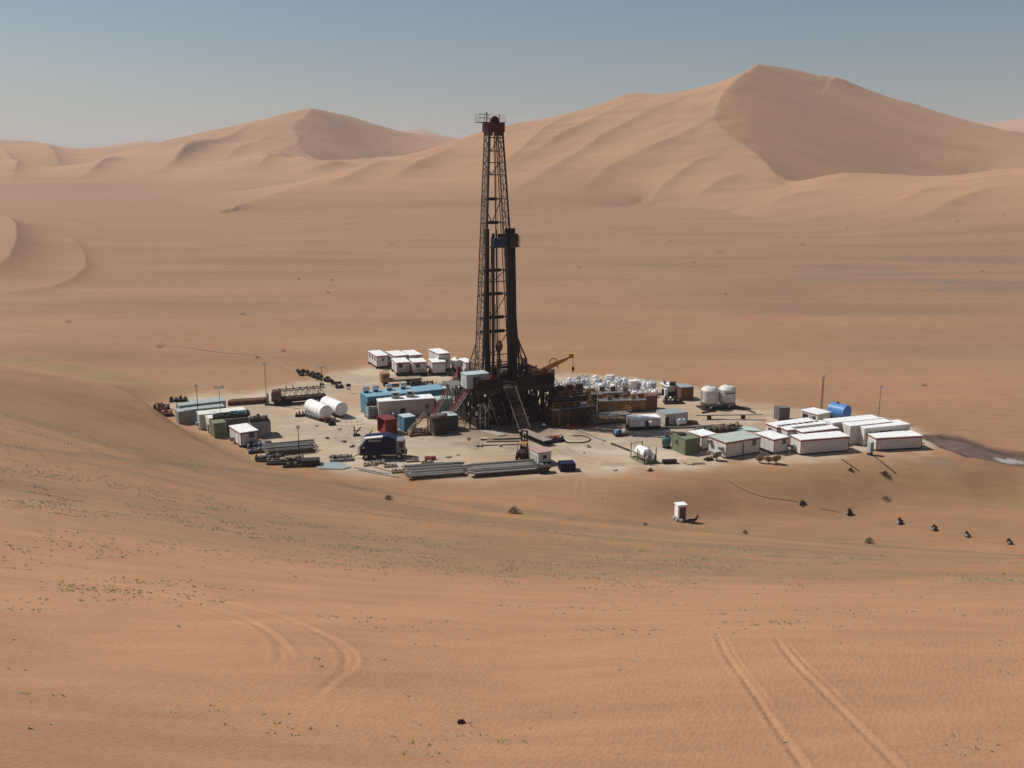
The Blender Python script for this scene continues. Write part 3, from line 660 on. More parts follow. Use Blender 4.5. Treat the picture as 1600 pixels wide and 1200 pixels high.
def htank(label, c0, c1, r, m, end=None, name='storage_tank', cat='tank', group=None, saddle=DSTEEL, z0=0.0, lift=0.35, bands=True, hatch=True):
    a = Vector(c0); b = Vector(c1); d = b-a; L = d.length; t = thing(name, label, cat, ((a.x+b.x)/2, (a.y+b.y)/2, z0), math.atan2(d.y, d.x), group); cz = lift+r
    MB().lathe([(0.02, -L/2-0.12*r), (r*0.6, -L/2-0.09*r), (r*0.97, -L/2), (r, -L/2+0.06), (r, L/2-0.06), (r*0.97, L/2), (r*0.6, L/2+0.09*r), (0.02, L/2+0.12*r)], (0, 0, cz), 'X', 32).build('shell', m, t, smooth=False)
    if bands:
        q = MB()
        for x in (-L*0.3, L*0.3): q.lathe([(r+0.005, x-0.05), (r+0.03, x-0.05), (r+0.03, x+0.05), (r+0.005, x+0.05)], (0, 0, cz), 'X', 32)
        q.build('band', m, t)
    for x in (-L*0.3, L*0.3):
        q = MB().box(x-0.12, -r*0.8, 0, x+0.12, r*0.8, cz-r*0.75); q.box(x-0.12, -r*0.8, cz-r*0.75, x+0.12, -r*0.62, cz-r*0.45); q.box(x-0.12, r*0.62, cz-r*0.75, x+0.12, r*0.8, cz-r*0.45); q.build('saddle', saddle, t)
    if hatch: MB().lathe([(0.22, 0), (0.22, 0.18), (0.30, 0.18), (0.30, 0.24), (0.05, 0.27)], (L*0.1, 0, cz+r-0.03), 'Z', 14).build('hatch', saddle, t)
    return t
def light_mast(label, base, h, double=False, lattice=False, lamp=LAMPW, m=DSTEEL, name='light_mast', group='light masts round the pad', w=0.07):
    t = thing(name, label, 'light mast', base, R(15), group); q = MB()
    if lattice: q.truss((0,0,0), (0,0,h), 0.22, 0.22, int(h/0.9), 0.03)
    else: q.tube((0,0,0), (0,0,h), w*1.3, 8, w*0.7)
    q.build('pole', m, t)
    b = MB().cb(0, 0, 0, 0.8, 0.8, 0.22); b.build('base', m, t)
    for s in ((-1, 1) if double else (0,)):
        x = s*0.55
        if double and s == -1: MB().bar((-0.7, 0, h), (0.7, 0, h), 0.08).build('crossarm', m, t)
        o = MB().lathe([(0.05, 0.12), (0.20, 0.10), (0.32, -0.12)], (x, -0.05, h+0.1), 'Y', 14).build('lamp', m, t)
        MB().lathe([(0.02, -0.16), (0.30, -0.125), (0.30, -0.12), (0.02, -0.119)], (x, -0.055, h+0.1), 'Y', 14).build('lens', lamp, o)
    return t

# ================================================================== the drilling rig
PHI = R(24); FZ = 6.9
VDARK = mat('oily black steel', (0.018, 0.014, 0.012), 0.75, dirt=.03, rust=.1); WWALL = mat('windwall dark red', (0.026, 0.008, 0.008), 0.7, dirt=.02)
def build_mast():
    t = thing('drilling_mast', 'tall tapering lattice drilling mast with dark red crown, standing on the rig floor', 'drilling mast', (-2.68, 177.0, FZ), PHI)
    TOP = 52.0-FZ; lx, ly = -0.46, 0.2
    def leg(sx, sy, z):
        k = z/TOP; return Vector((sx*(3.7*(1-k)+1.15*k)+lx*k, sy*(1.9*(1-k)+1.1*k)+ly*k, z))
    for sx in (-1, 1):
        for sy in (-1, 1): MB().bar(leg(sx, sy, 0), leg(sx, sy, TOP), 0.30 if sy < 0 else 0.24).build('leg', DSTEEL if sy < 0 else MASTL, t)
    n = 19
    for sx in (-1, 1):
        q = MB()
        for i in range(n):
            z0, z1 = TOP*i/n, TOP*(i+1)/n
            q.bar(leg(sx, -1, z0), leg(sx, 1, z1), 0.14); q.bar(leg(sx, 1, z0), leg(sx, -1, z1), 0.12); q.bar(leg(sx, -1, z1), leg(sx, 1, z1), 0.14)
            a = leg(sx, -1, z0)*0.45+leg(sx, 1, z0)*0.55; b = leg(sx, -1, z1)*0.45+leg(sx, 1, z1)*0.55; q.bar(a, b, 0.13)
        q.build('side_bracing', MASTL, t)
        # inner dark standpipe and ladder beside each side panel
    q = MB()
    for k in range(60):
        z = 1+k*0.7
        a = leg(-1, 1, z)+Vector((0.35, 0, 0)); q.bar(a, a+Vector((0.38, 0, 0)), 0.04)
    q.bar(leg(-1, 1, 1)+Vector((0.35,0,0)), leg(-1, 1, 43)+Vector((0.35,0,0)), 0.07); q.bar(leg(-1, 1, 1)+Vector((0.73,0,0)), leg(-1, 1, 43)+Vector((0.73,0,0)), 0.07)
    q.build('ladder', DSTEEL, t)
    MB().path([leg(1, 1, 0)+Vector((-0.5,0,0)), leg(1, 1, 25)+Vector((-0.45,0,0)), leg(1, 1, TOP-1)+Vector((-0.3,0,0))], 0.09).build('standpipe', DSTEEL, t)
    rows = [215, 236, 254, 273, 311, 348, 423, 441, 460, 497, 519, 556, 568]
    for i, rw in enumerate(rows):
        z = zat(-2.8, 177.8, rw)-FZ
        if not 0.5 < z < TOP-0.3: continue
        th = 0.42 if rw in (311, 348, 423, 460, 497, 519) else 0.16
        q = MB(); a, b = leg(-1, 1, z), leg(1, 1, z); q.bar(a, b, th if th < 0.3 else 0.2)
        if th > 0.3: q.box(min(a.x, b.x)+0.9, a.y-0.1, z-0.28, max(a.x, b.x)-0.9, a.y+0.35, z+0.28)
        q.bar(leg(-1, -1, z), leg(-1, 1, z), 0.12); q.bar(leg(1, -1, z), leg(1, 1, z), 0.12)
        q.build('girt', DSTEEL, t)
    q = MB()
    zz = [zat(-2.8, 177.8, rw)-FZ for rw in rows]
    for i in range(0, len(zz)-1):
        if i % 2 == 0 and zz[i] < TOP-0.3 and zz[i+1] > 0.5:
            q = MB(); q.bar(leg(-1, 1, zz[i]), leg(1, 1, zz[i+1])*0.5+leg(-1, 1, zz[i+1])*0.5, 0.13); q.bar(leg(1, 1, zz[i]), leg(1, 1, zz[i+1])*0.5+leg(-1, 1, zz[i+1])*0.5, 0.13); q.build('back_brace', DSTEEL, t)
    # crown
    c = Vector((lx, ly, TOP)); q = MB()
    q.box(c.x-1.55, c.y-1.35, TOP-1.4, c.x+1.55, c.y+1.35, TOP+0.15); q.box(c.x-1.3, c.y-1.1, TOP-2.0, c.x-0.6, c.y+1.1, TOP-1.4); q.box(c.x+0.6, c.y-1.1, TOP-2.0, c.x+1.3, c.y+1.1, TOP-1.4)
    cr = q.build('crown_block', REDC, t)
    MB().lathe([(0.05, -0.25), (0.75, -0.25), (0.65, 0), (0.75, 0.25), (0.05, 0.25)], (c.x+0.2, c.y, TOP+0.55), 'Y', 20).build('sheave', REDC, cr)
    q = MB(); q.box(c.x-3.0, c.y-1.2, TOP+0.16, c.x-1.3, c.y+1.0, TOP+0.26); q.box(c.x-1.3, c.y-1.5, TOP+0.16, c.x+1.6, c.y+1.5, TOP+0.24); q.build('crown_platform', DSTEEL, t)
    q = MB(); rail(q, [(c.x-3.0, c.y-1.2, TOP+0.25), (c.x-1.4, c.y-1.2, TOP+0.25)], 1.3, 0.06, 0.55); rail(q, [(c.x-3.0, c.y+1.0, TOP+0.25), (c.x-3.0, c.y-1.2, TOP+0.25)], 1.3, 0.06, 0.7); rail(q, [(c.x-3.0, c.y+1.0, TOP+0.25), (c.x+1.6, c.y+1.4, TOP+0.25), (c.x+1.6, c.y-1.4, TOP+0.25)], 1.3, 0.06, 0.8)
    q.build('railing', LSTEEL, t); MB().bar((c.x-1.25, c.y, TOP+0.2), (c.x-1.25, c.y, TOP+1.9), 0.16).build('aerial', DSTEEL, t); MB().bar((c.x+1.1, c.y, TOP+0.2), (c.x+1.1, c.y, TOP+1.7), 0.07).build('aerial', DSTEEL, t)
    # racking board
    z = zat(-2.6, 175.8, 386)-FZ; q = MB(); q.box(-2.6, -3.0, z, 3.0, -1.7, z+0.14)
    for k in range(7): q.box(1.3+k*0.28, -2.9, z+0.15, 1.36+k*0.28, -1.2, z+0.22)
    b = q.build('racking_board', DSTEEL, t)
    MB().box(-1.75, -3.02, z+0.15, 0.65, -2.95, z+1.7).build('windwall', NAVB, b); MB().box(-1.80, -3.0, z+0.15, -1.752, -1.7, z+1.7).build('windwall', NAVB, b)
    MB().box(-0.9, -2.6, z+1.7, 0.7, -2.5, z+2.4).build('windwall', DSTEEL, b)
    MB().box(1.25, -3.05, z+0.15, 2.75, -2.98, z+2.4).build('windwall', DSTEEL, b); q = MB(); rail(q, [(2.75, -3.0, z+0.1), (3.1, -3.0, z+0.1), (3.1, -1.2, z+0.1)], 1.8, 0.08, 0.5); q.build('railing', DSTEEL, b)
    # travelling gear
    zt = zat(-2.3, 177, 541)-FZ
    q = MB().lathe([(0.1, -1.1), (0.5, -0.8), (0.72, -0.1), (0.72, 0.3), (0.35, 1.0), (0.1, 1.1)], (0.3, -0.1, zt), 'Z', 14); tb = q.build('travelling_block', ORRU, t)
    q = MB().cb(0.3, -0.1, 0.8, 0.42, 0.5, zt-1.6); q.cb(0.3, -0.1, 2.2, 0.75, 0.7, 1.6); q.build('top_drive', ORRU, t)
    q = MB()
    for dx in (-0.22, -0.08, 0.1, 0.24): q.tube((0.3+dx, -0.1, zt+0.9), (c.x+0.15+dx, c.y, TOP), 0.028, 4)
    q.build('drilling_line', DSTEEL, t)
    q = MB(); q.bar((0.3-0.75, -1.2, 0), (c.x-0.1, -0.5, TOP-1), 0.13); q.bar((-2.0, -1.3, 0.0), (-1.6, -1.4, 26), 0.16); q.bar((-1.2, -0.9, 0), (-1.05, -0.9, 26.5), 0.40); q.bar((0.55, 1.2, 9), (0.3, 0.9, 27), 0.18); q.build('guide_rail', DSTEEL, t)
    q = MB(); q.path([(-0.6, -0.6, 14), (-0.75, -0.9, 9), (-0.5, -0.7, 5.5), (0.1, -0.2, 5.8)], 0.07); q.build('mud_hose', BLK, t)
    # raising struts either side
    for s, zs in ((1, 486), (-1, 535)):
        q = MB(); z = zat(-2, 177, zs)-FZ; z2 = z*0.55; q.bar(leg(s, 1, z), Vector((s*4.7, 1.4, z2)), 0.22); q.bar(Vector((s*4.7, 1.4, z2)), Vector((s*(6.6 if s > 0 else 4.7), 1.6, 3.0)), 0.22); q.bar(Vector((s*(6.6 if s > 0 else 4.7), 1.6, 3.0)), Vector((s*(6.7 if s > 0 else 4.9), 1.6, 0)), 0.22); q.bar(leg(s, .5, z*.62), Vector((s*5.3, .6, 3.4)), .16); q.bar(Vector((s*5.3, .6, 3.4)), Vector((s*5.6, .6, 0)), .16)
        q.bar(leg(s, 0.3, z*0.8), Vector((s*5.2, 0.5, 0)), 0.10); q.bar(leg(s, -1, z*0.6), Vector((s*5.0, -1.2, 0)), 0.12); q.bar(Vector((s*5.0, 1.4, z2)), Vector((s*4.3, 0.4, 0)), 0.09); q.bar(leg(s, -1, z*0.42), Vector((s*5.8, 1.0, 0.5)), 0.07)
        q.bar(leg(s, 0.6, z*.9), Vector((s*5.6, 1.5, z2*.6)), .08); q.bar(leg(s, .9, z*.7), Vector((s*4.6, 1.0, 0)), .1); q.bar(leg(s, -1, z*.5), Vector((s*5.4, -.6, 1.2)), .07); q.bar(Vector((s*4.4, 1.2, z2*1.3)), Vector((s*5.8, 1.2, .3)), .07)
        q.bar(leg(s, 1, z2), Vector((s*5.0, 1.4, z2)), 0.08); q.bar(leg(s, 1, 2.8), Vector((s*5.0, 1.5, 2.8)), 0.08)
        q.build('raising_strut', DSTEEL if s > 0 else MASTL, t)
    for x, y in ((-4.2, -2.6), (4.0, -2.9), (-0.3, -2.4)):
        o = MB().lathe([(0.05, 0.15), (0.2, 0.12), (0.24, -0.05)], (x, y, 2.0), 'Y', 12).build('floodlight', DSTEEL, t); MB().lathe([(0.02, -0.08), (0.2, -0.055), (0.2, -0.05), (0.02, -0.049)], (x, y, 2.0), 'Y', 12).build('lens', LAMPW, o)
MASTL = mat('dusty lattice steel', (0.22, 0.165, 0.13), 0.6, 0.1, rust=.5); REDC = mat('crown dark red', (0.085, 0.009, 0.013), 0.5, dirt=.05); NAVB = mat('blue windwall', (0.015, 0.032, 0.075), 0.5); ORRU = mat('rusty orange paint', (0.20, 0.075, 0.03), 0.6, rust=.4)
build_mast()
# stands of pipe racked in the mast
def stands():
    proto = None
    for (cx, cy, nx, ny, sp_, lean, lab, grp) in ((2.36, -1.55, 8, 5, 0.205, (-0.41, 0.18), 'long dark drill pipe stand racked in the thick bundle right of the mast opening', 'pipe stands on the right of the mast'),
                                                  (-2.34, -0.85, 4, 4, 0.195, (0.1, 0.1), 'long dark drill pipe stand racked in the slim bundle left of the mast opening', 'pipe stands on the left of the mast')):
        q = Vector((lean[0], lean[1], 27.0)).to_track_quat('Z', 'Y'); M0 = Matrix.Translation((-2.68, 177.0, FZ)) @ Matrix.Rotation(PHI, 4, 'Z')
        for i in range(nx):
            for j in range(ny):
                if proto is None:
                    mb = MB(); z = 0
                    for k in range(3): mb.tube((0,0,z), (0,0,z+8.7), 0.082, 6); mb.tube((0,0,z+8.7), (0,0,z+9.1), 0.105, 6); z += 9.1
                    proto = mb.build('drill_pipe_stand', PIPED); o = proto
                else: o = proto.copy(); scene.collection.objects.link(o)
                tag(o, lab, 'drill pipe', grp)
                p = M0 @ Vector((cx+(i-(nx-1)/2)*sp_, cy+(j-(ny-1)/2)*sp_, 0.03)); o.location = p
                o.rotation_euler = (Matrix.Rotation(PHI, 4, 'Z') @ q.to_matrix().to_4x4()).to_euler()
PIPED = mat('dark pipe steel', (0.034, 0.027, 0.024), 0.6, 0.1, dirt=.04, rust=.35)
stands()
def build_sub():
    t = thing('rig_substructure', 'dark steel rig substructure and floor carrying the mast, with red windwalls and a pipe ramp', 'rig substructure', (-1.7, 176.5, 0), PHI)
    X0, X1, Y0, Y1 = -7.4, 7.2, -6.0, 6.0
    for x in (-6.1, 6.1): MB().box(x-1.1, Y0, 0.05, x+1.1, Y1, 1.5).build('base_box', DSTEEL, t)
    q = MB().box(X0, Y0, FZ-0.75, X1, Y1, FZ-0.02)
    for k in range(9): x = X0+k*(X1-X0)/8; q.box(x-0.1, Y0-0.03, FZ-0.9, x+0.1, Y1, FZ-0.76)
    q.build('rig_floor', DSTEEL, t)
    q = MB()
    for x in (-7.0, -5.2, 5.0, 6.9):
        for k in range(5):
            y = Y0+0.2+k*(Y1-Y0-0.4)/4; q.bar((x, y, 1.5), (x, y, FZ-0.75), 0.28)
            if k < 4:
                y2 = y+(Y1-Y0-0.4)/4; q.bar((x, y, 1.5), (x, y2, FZ-0.8), 0.16); q.bar((x, y2, 1.5), (x, y, FZ-0.8), 0.16)
    for y in (Y0+0.2, 0, Y1-0.2):
        q.bar((-7, y, 1.5), (-5.2, y, FZ-0.8), 0.14); q.bar((-5.2, y, 1.5), (-7, y, FZ-0.8), 0.14); q.bar((5, y, 1.5), (6.9, y, FZ-0.8), 0.14); q.bar((6.9, y, 1.5), (5, y, FZ-0.8), 0.14)
        q.bar((-5.2, y, 3.2), (5.0, y, 3.2), 0.2); q.bar((-5.2, y, 1.4), (-1.2, y, FZ-0.8), 0.16); q.bar((5.0, y, 1.4), (1.2, y, FZ-0.8), 0.16)
    q.build('leg_frame', DSTEEL, t)
    q = MB().lathe([(0.6, 0), (0.6, 0.9), (0.8, 0.95), (0.8, 1.6), (0.6, 1.65), (0.6, 2.1), (0.9, 2.15), (0.9, 3.2), (0.5, 3.3), (0.5, 4.4), (0.8, 4.5), (0.8, 5.0)], (0.2, 0, 0.3), 'Z', 16)
    for z in (1.3, 1.9): q.box(-1.6, -0.25, z+0.25, 2.0, 0.25, z+0.65)
    q.build('blowout_preventer', DKRED, t)
    rg = random.Random(3)
    for k in range(34):                             # machinery below the floor
        x = rg.uniform(-5, 5.2); y = rg.uniform(-5.2, 5.2); s = rg.uniform(0.8, 1.7)
        MB().cb(x, y, 0.1, s*1.3, s, rg.uniform(1.4, 5.2)).build('machinery', rg.choice((DSTEEL, DKRED, DSTEEL, STEEL)), t)
    # red windwalls of the floor
    zt = 8.75
    for b in ((X0, Y0-0.02, FZ, -2.6, Y0+0.05, zt), (0.3, Y0-0.02, FZ, X1, Y0+0.05, zt), (X1-0.05, Y0+0.05, FZ, X1+0.02, Y1-0.3, zt-0.2), (X0-0.02, Y0+0.05, FZ, X0+0.05, 0.2, zt)):
        q = MB().box(*b)
        if b[4]-b[1] < 0.2:
            n = int((b[3]-b[0])/0.6)
            for k in range(n+1): x = b[0]+k*(b[3]-b[0])/n; q.box(x-0.03, b[1]-0.05, b[2], x+0.03, b[1]-0.002, b[5])
        q.build('windwall', WWALL, t)
    MB().cb(1.0, 3.6, FZ, 3.6, 2.4, 2.0).build('drawworks', DKRED, t); MB().lathe([(0.1, -1.2), (0.75, -1.2), (0.75, 1.2), (0.1, 1.2)], (1.0, 1.9, FZ+1.0), 'X', 16).build('drum', STEEL, t)
    q = MB().cb(-2.4, -2.8, FZ, 1.0, 0.9, 1.3); q.cb(3.6, -4.2, FZ, 1.4, 0.8, 1.2); q.cb(-4.8, 3.6, FZ, 1.6, 2, 1.7); q.cb(5.2, 3.8, FZ, 1.8, 2.2, 1.9); q.build('floor_equipment', DSTEEL, t)
    for k in range(26):                             # clutter on the floor edge and along the front
        x = rg.uniform(-7, 7); y = rg.choice((-5.7, -5.2, -4.4, 5.2)); s = rg.uniform(.25, .7)
        if -2.6 < x < .3 and y < 0: continue
        MB().cb(x, y, FZ, s, s*.8, rg.uniform(1.0, 2.7)).build('floor_equipment', rg.choice((DSTEEL, DKRED, WWALL, OCHRE, REDP)), t)
    for k in range(12):
        x = rg.uniform(-7, 7); q = MB(); q.bar((x, -6.25, rg.uniform(0, 2)), (x+rg.uniform(-3, 3), -6.2, rg.uniform(3.5, 6.2)), rg.choice((.12, .18))); q.build('brace', rg.choice((DSTEEL, MASTC, DSTEEL)), t)
    for (x, y, h) in ((7.9, 2.5, 8.6), (8.6, -2.6, 7.6), (-8.2, -4.5, 6.2)): q = MB(); q.bar((x, y, 0), (x, y, h), .22); q.bar((x-1, y, .2), (x, y, h*.7), .1); q.build('post', DSTEEL, t)
    # ramp
    q = MB(); a = Vector((-1.2, Y0-0.1, FZ)); b = Vector((-1.2, -12.2, 1.0))
    q.add([a+Vector((-1.0,0,0)), a+Vector((1.0,0,0)), b+Vector((1.0,0,0)), b+Vector((-1.0,0,0)), a+Vector((-1.0,0,-0.25)), a+Vector((1.0,0,-0.25)), b+Vector((1.0,0,-0.25)), b+Vector((-1.0,0,-0.25))], [(0,3,2,1),(4,5,6,7),(0,1,5,4),(1,2,6,5),(2,3,7,6),(3,0,4,7)])
    rp = q.build('pipe_ramp', VDARK, t)
    q = MB()
    for s in (-1.05, 1.05): q.bar(a+Vector((s,0,0.12)), b+Vector((s,0,0.12)), 0.13)
    for k in range(4): p = a+(b-a)*k/3; q.bar(p+Vector((-1.05,0,0.03)), p+Vector((1.05,0,0.03)), 0.05)
    for s in (-0.8, 0.8): q.bar((a+b)*0.5+Vector((s,0,-0.2)), Vector((-1.2+s, -9.0, 0)), 0.14); q.bar(b+Vector((s,0,-0.1)), Vector((-1.2+s, -12.1, 0)), 0.14)
    q.build('side_rail', MASTC, rp)
    # stairs on the left, red rails
    for nm, (p0, p1), w in (('staircase', (Vector((-12.9, -3.2, 0.1)), Vector((-7.5, -3.2, FZ))), 0.9), ('staircase', (Vector((-12.0, 4.3, 0.1)), Vector((-7.5, 4.3, FZ))), 0.9)):
        q = MB(); n = 22
        for k in range(n+1): p = p0+(p1-p0)*k/n; q.box(p.x-0.12, p.y-w/2, p.z-0.03, p.x+0.12, p.y+w/2, p.z)
        for s in (-w/2, w/2): q.bar(p0+Vector((0,s,-0.05)), p1+Vector((0,s,-0.05)), 0.16)
        st = q.build(nm, STEEL, t); r_ = MB()
        for s in (-w/2, w/2):
            for h in (0.55, 1.05): r_.bar(p0+Vector((0,s,h)), p1+Vector((0,s,h)), 0.07)
            for k in range(0, n+1, 3): p = p0+(p1-p0)*k/n; r_.bar(p+Vector((0,s,0)), p+Vector((0,s,1.05)), 0.06)
        r_.build('handrail', REDP, st)
    # left grey lattice below the doghouse, with pale pipes
    q = MB()
    for x, y in ((-9.6, 0.2), (-9.6, 3.0), (-7.7, 0.2), (-7.7, 3.0)): q.bar((x, y, 0), (x, y, FZ-0.1), 0.18)
    for y in (0.2, 3.0): q.bar((-9.6, y, 0.3), (-7.7, y, FZ-0.3), 0.12); q.bar((-7.7, y, 0.3), (-9.6, y, FZ-0.3), 0.12); q.bar((-9.6, y, 3.3), (-7.7, y, 3.3), 0.14)
    q.bar((-9.6, 0.2, 0.3), (-9.6, 3.0, FZ-0.3), 0.12); q.bar((-9.6, 3.0, 0.3), (-9.6, 0.2, FZ-0.3), 0.12); q.box(-10.0, -0.3, FZ-0.12, -7.42, 3.4, FZ-0.02); q.build('doghouse_platform', STEEL, t)
    q = MB()
    for k in range(4): x = rg.uniform(-7.2, -4.6); q.path([(x, -6.2+k*0.05, 0.2), (x, -6.2, rg.uniform(2, 5.4)), (x+rg.uniform(-1.5, 1.5), -6.1, rg.uniform(1, 5.5))], 0.075)
    q.build('pipework', LSTEEL, t)
    for x, y, z, s in ((-5.9, -6.3, 3.0, .5), (-6.4, -6.3, 4.4, .35), (-4.6, -6.3, 3.4, .35), (-6.9, -6.2, 1.9, .35), (2.2, -6.3, 1.0, .4), (5.6, -6.3, 4.9, .4), (3.2, -6.25, 5.2, .35), (-7.6, -6.2, 2.6, .6), (-7.3, -6.2, 4.2, .3), (-6.6, -6.3, 1.2, .3), (-5.2, -6.3, 5.0, .25), (-7.55, -4.2, 3.3, .4), (-7.55, -2.4, 1.8, .35), (-7.55, -.8, 4.4, .45), (.9, -6.3, 3.9, .25), (4.4, -6.3, 2.2, .3), (6.6, -6.3, 3.4, .3), (-3.4, -6.3, 1.7, .3)):
        MB().cb(x, y, z, s*0.7, 0.2, s).build('junction_box', LSTEEL, t)
    # right side: grey tower box with gooseneck
    q = MB(); q.cb(8.7, -1.0, 4.6, 1.9, 1.6, 3.9)
    for sx in (-0.8, 0.8):
        for sy in (-0.7, 0.7): q.bar((8.7+sx, -1.0+sy, 0), (8.7+sx, -1.0+sy, 4.6), 0.16)
    q.bar((7.9, -1.7, 0.3), (9.5, -1.7, 4.5), 0.1); q.bar((9.5, -1.7, 0.3), (7.9, -1.7, 4.5), 0.1); q.box(7.1, -2, 4.4, 11.2, 0.5, 4.58); q.build('trip_tank', TRIPG, t)
    MB().path([(8.9, -1.2, 8.5), (8.9, -1.2, 9.9), (9.3, -1.3, 10.4), (9.9, -1.5, 10.4), (10.3, -1.6, 9.9), (10.3, -1.7, 8.6)], 0.09, 8).build('gooseneck', DSTEEL, t)
    q = MB(); rail(q, [(9.7, -1.9, 4.6), (11.2, -1.9, 4.6), (11.2, 0.4, 4.6)], 1.1, 0.07); q.bar((11.0, -1.9, 4.5), (9.2, -2.0, 7.4), 0.1); q.build('railing', DSTEEL, t)
TRIPG = mat('dull olive grey paint', (0.16, 0.15, 0.125), 0.6, rust=.3)
build_sub()
f = fit((729,609), (748,606), (716.5,604.5), 586, z0=FZ, ang=24, L=4.2)
cabin('pale blue grey doghouse cabin on the left edge of the rig floor', f, SKYB, SKYB, None, doors=[('E', .5, .7, 1.7)], wins=[('F', .4)], name='doghouse', lift=0.12)
def crane():
    p = G(842, 596, FZ); t = thing('pedestal_crane', 'orange crane on the right of the rig floor with its boom raised to the right', 'crane', (p.x, p.y, FZ), 0)
    MB().tube((0,0,-1.0), (0,0,0.7), 0.45, 12).build('pedestal', ORANGE, t)
    q = MB().cb(0.7, 0, 0.5, 3.6, 1.6, 0.75); q.cb(-0.5, 0, 1.25, 1.5, 1.3, 1.0); q.cb(1.9, 0, 1.25, 1.0, 1.3, .6); q.build('turntable', ORANGE, t)
    a = Vector((-0.3, -0.2, 1.6)); tip = Vector((5.9, 0.2, 0)); tip.z = zat(p.x+5.9, p.y+0.2, 556)-FZ
    d = tip-a; q = MB(); m1 = a+d*0.55; q.tube(a, m1, 0.62, 4, 0.5); q.tube(m1, a+d*0.82, 0.44, 4, 0.38); q.tube(a+d*0.82, tip, 0.32, 4, 0.3); q.box(tip.x-0.5, tip.y-0.3, tip.z-0.3, tip.x+0.35, tip.y+0.3, tip.z+0.4)
    bm_ = q.build('boom', ORANGE, t)
    MB().tube((0.9, -0.2, 1.2), a+d*0.45, 0.13, 8).build('lifting_cylinder', LSTEEL, t)
    q = MB(); zh = zat(p.x+6.2, p.y+0.2, 590)-FZ; zk = zat(p.x+6.2, p.y+0.2, 572)-FZ; q.tube((tip.x+0.25, tip.y, tip.z), (tip.x+0.25, tip.y, zk), 0.035, 5); q.tube((tip.x+0.25, tip.y, zk-1.0), (tip.x+0.25, tip.y, zh), 0.02, 4); q.build('hoist_cable', DSTEEL, t)
    MB().lathe([(0.03, 0.5), (0.2, 0.25), (0.25, -0.2), (0.1, -0.5), (0.03, -0.8)], (tip.x+0.25, tip.y, zk-0.4), 'Z', 10).build('hook', DSTEEL, t)
crane()
def mud_tank(label, f, body, seed=1, agit=4, shaker=False, group=None):
    rg = random.Random(seed); t = thing('mud_tank', label, 'mud tank', (f.c.x, f.c.y, f.z0), f.a, group); hx, hy, H = f.L/2, f.W/2, f.H
    q = MB().box(-hx, -hy, 0.25, hx, hy, H)
    for k in range(int(f.L/1.1)+1): x = -hx+0.1+k*(f.L-0.2)/int(f.L/1.1); q.box(x-0.06, -hy-0.08, 0.25, x+0.06, -hy-0.002, H-0.1)
    q.build('wall', body, t); MB().box(-hx-0.1, -hy+0.15, 0, hx+0.1, -hy+0.4, 0.249).build('skid', DSTEEL, t); MB().box(-hx-0.1, hy-0.4, 0, hx+0.1, hy-0.15, 0.249).build('skid', DSTEEL, t)
    MB().box(-hx, -hy-0.35, H+0.005, hx, hy, H+0.07).build('walkway', STEEL, t)
    q = MB(); rail(q, [(-hx, -hy-0.3, H+0.07), (hx, -hy-0.3, H+0.07), (hx, hy-0.05, H+0.07)], 1.1, 0.06, 1.3); q.build('railing', OCHRE, t)
    for k in range(agit):
        x = -hx+(k+0.5)*f.L/agit; y = rg.uniform(-0.3, 0.3)*f.W
        q = MB().cb(x, y, H+0.07, 0.9, 0.6, 0.35); q.lathe([(0.05, -0.5), (0.25, -0.45), (0.25, 0.45), (0.05, 0.5)], (x, y, H+0.68), 'X', 10); q.build('agitator', rg.choice((OCHRE, STEEL, DKRED)), t)
    if shaker:
        for k in range(3): x = -hx+1.2+k*2.0; q = MB().cb(x, 0.3, H+0.07, 1.5, 1.9, 1.3); q.cb(x, -0.5, H+1.37, 1.1, 0.7, 0.6); q.build('shale_shaker', rg.choice((DSTEEL, DKRED)), t)
    q = MB()
    for k in range(5): x = rg.uniform(-hx, hx*0.8); q.path([(x, -hy-0.16, 0.4), (x, -hy-0.16, rg.uniform(0.8, H)), (x+rg.uniform(0.6, 2.0), -hy-0.16, rg.uniform(0.6, H))], 0.07)
    q.build('pipework', OCHRE, t); return t
mud_tank('long ochre brown mud tank right of the rig, in front of the white bags', fit((934,644.5), (1009,641.5), (930,636), 627, W=2.6), OCHRE, 2, agit=6)
mud_tank('dark mud tank beside the rig substructure, nearest the camera', fit((862,668), (930,660), (850,660), 641, W=3.0), DKBR := mat('dark tank paint', (0.045, 0.032, 0.026), 0.6, dirt=.05, rust=.3), 3, agit=4, shaker=True)
mud_tank('dark brown shaker tank standing behind the nearest dark tank', fit((868,655), (932,648), (856,648), 622, W=3.0), DKBR, 4, agit=3, shaker=True)
mud_tank('rusty mud tank in the second row behind, partly hidden by white bags', fit((905,636), (985,631), (898,631), 617, W=2.4), OCHRE, 5, agit=5)
container('red brown container box at the right end of the ochre mud tank', fit((1010,641.5), (1025,640), (1003,636), 618.5, W=2.6, ang=8), mat('red brown paint', (0.17, 0.07, 0.045), 0.65, rust=.4), doors='R')
mud_tank('low grey mud ditch tank right of the rig with tan sacks on it', fit((925,665), (984,659), (918,659), 652, W=2.4), mat('dull grey tank paint', (0.17, 0.15, 0.12), 0.6, rust=.4), 6, agit=0)
for i in range(9):
    p = G(940+i*4.1, 654+((i*7) % 3)*0.7, 1.9); o = MB().blob((0,0,0.22), 0.5, 0.34, 0.24, i).build('sack', TAN, loc=(p.x, p.y, 1.98), rot=i*1.1, smooth=True)
    tag(o, 'tan canvas sack in the row lying on the low grey tank', 'sack', 'tan sacks on the grey tank')
t = skid('low red manifold skid at the foot of the dark mud tank', fit((886,671), (930,667.5), (884,668), 663, W=1.2), REDP, (REDP, DKRED, REDP), 9, n=8, cat='manifold')
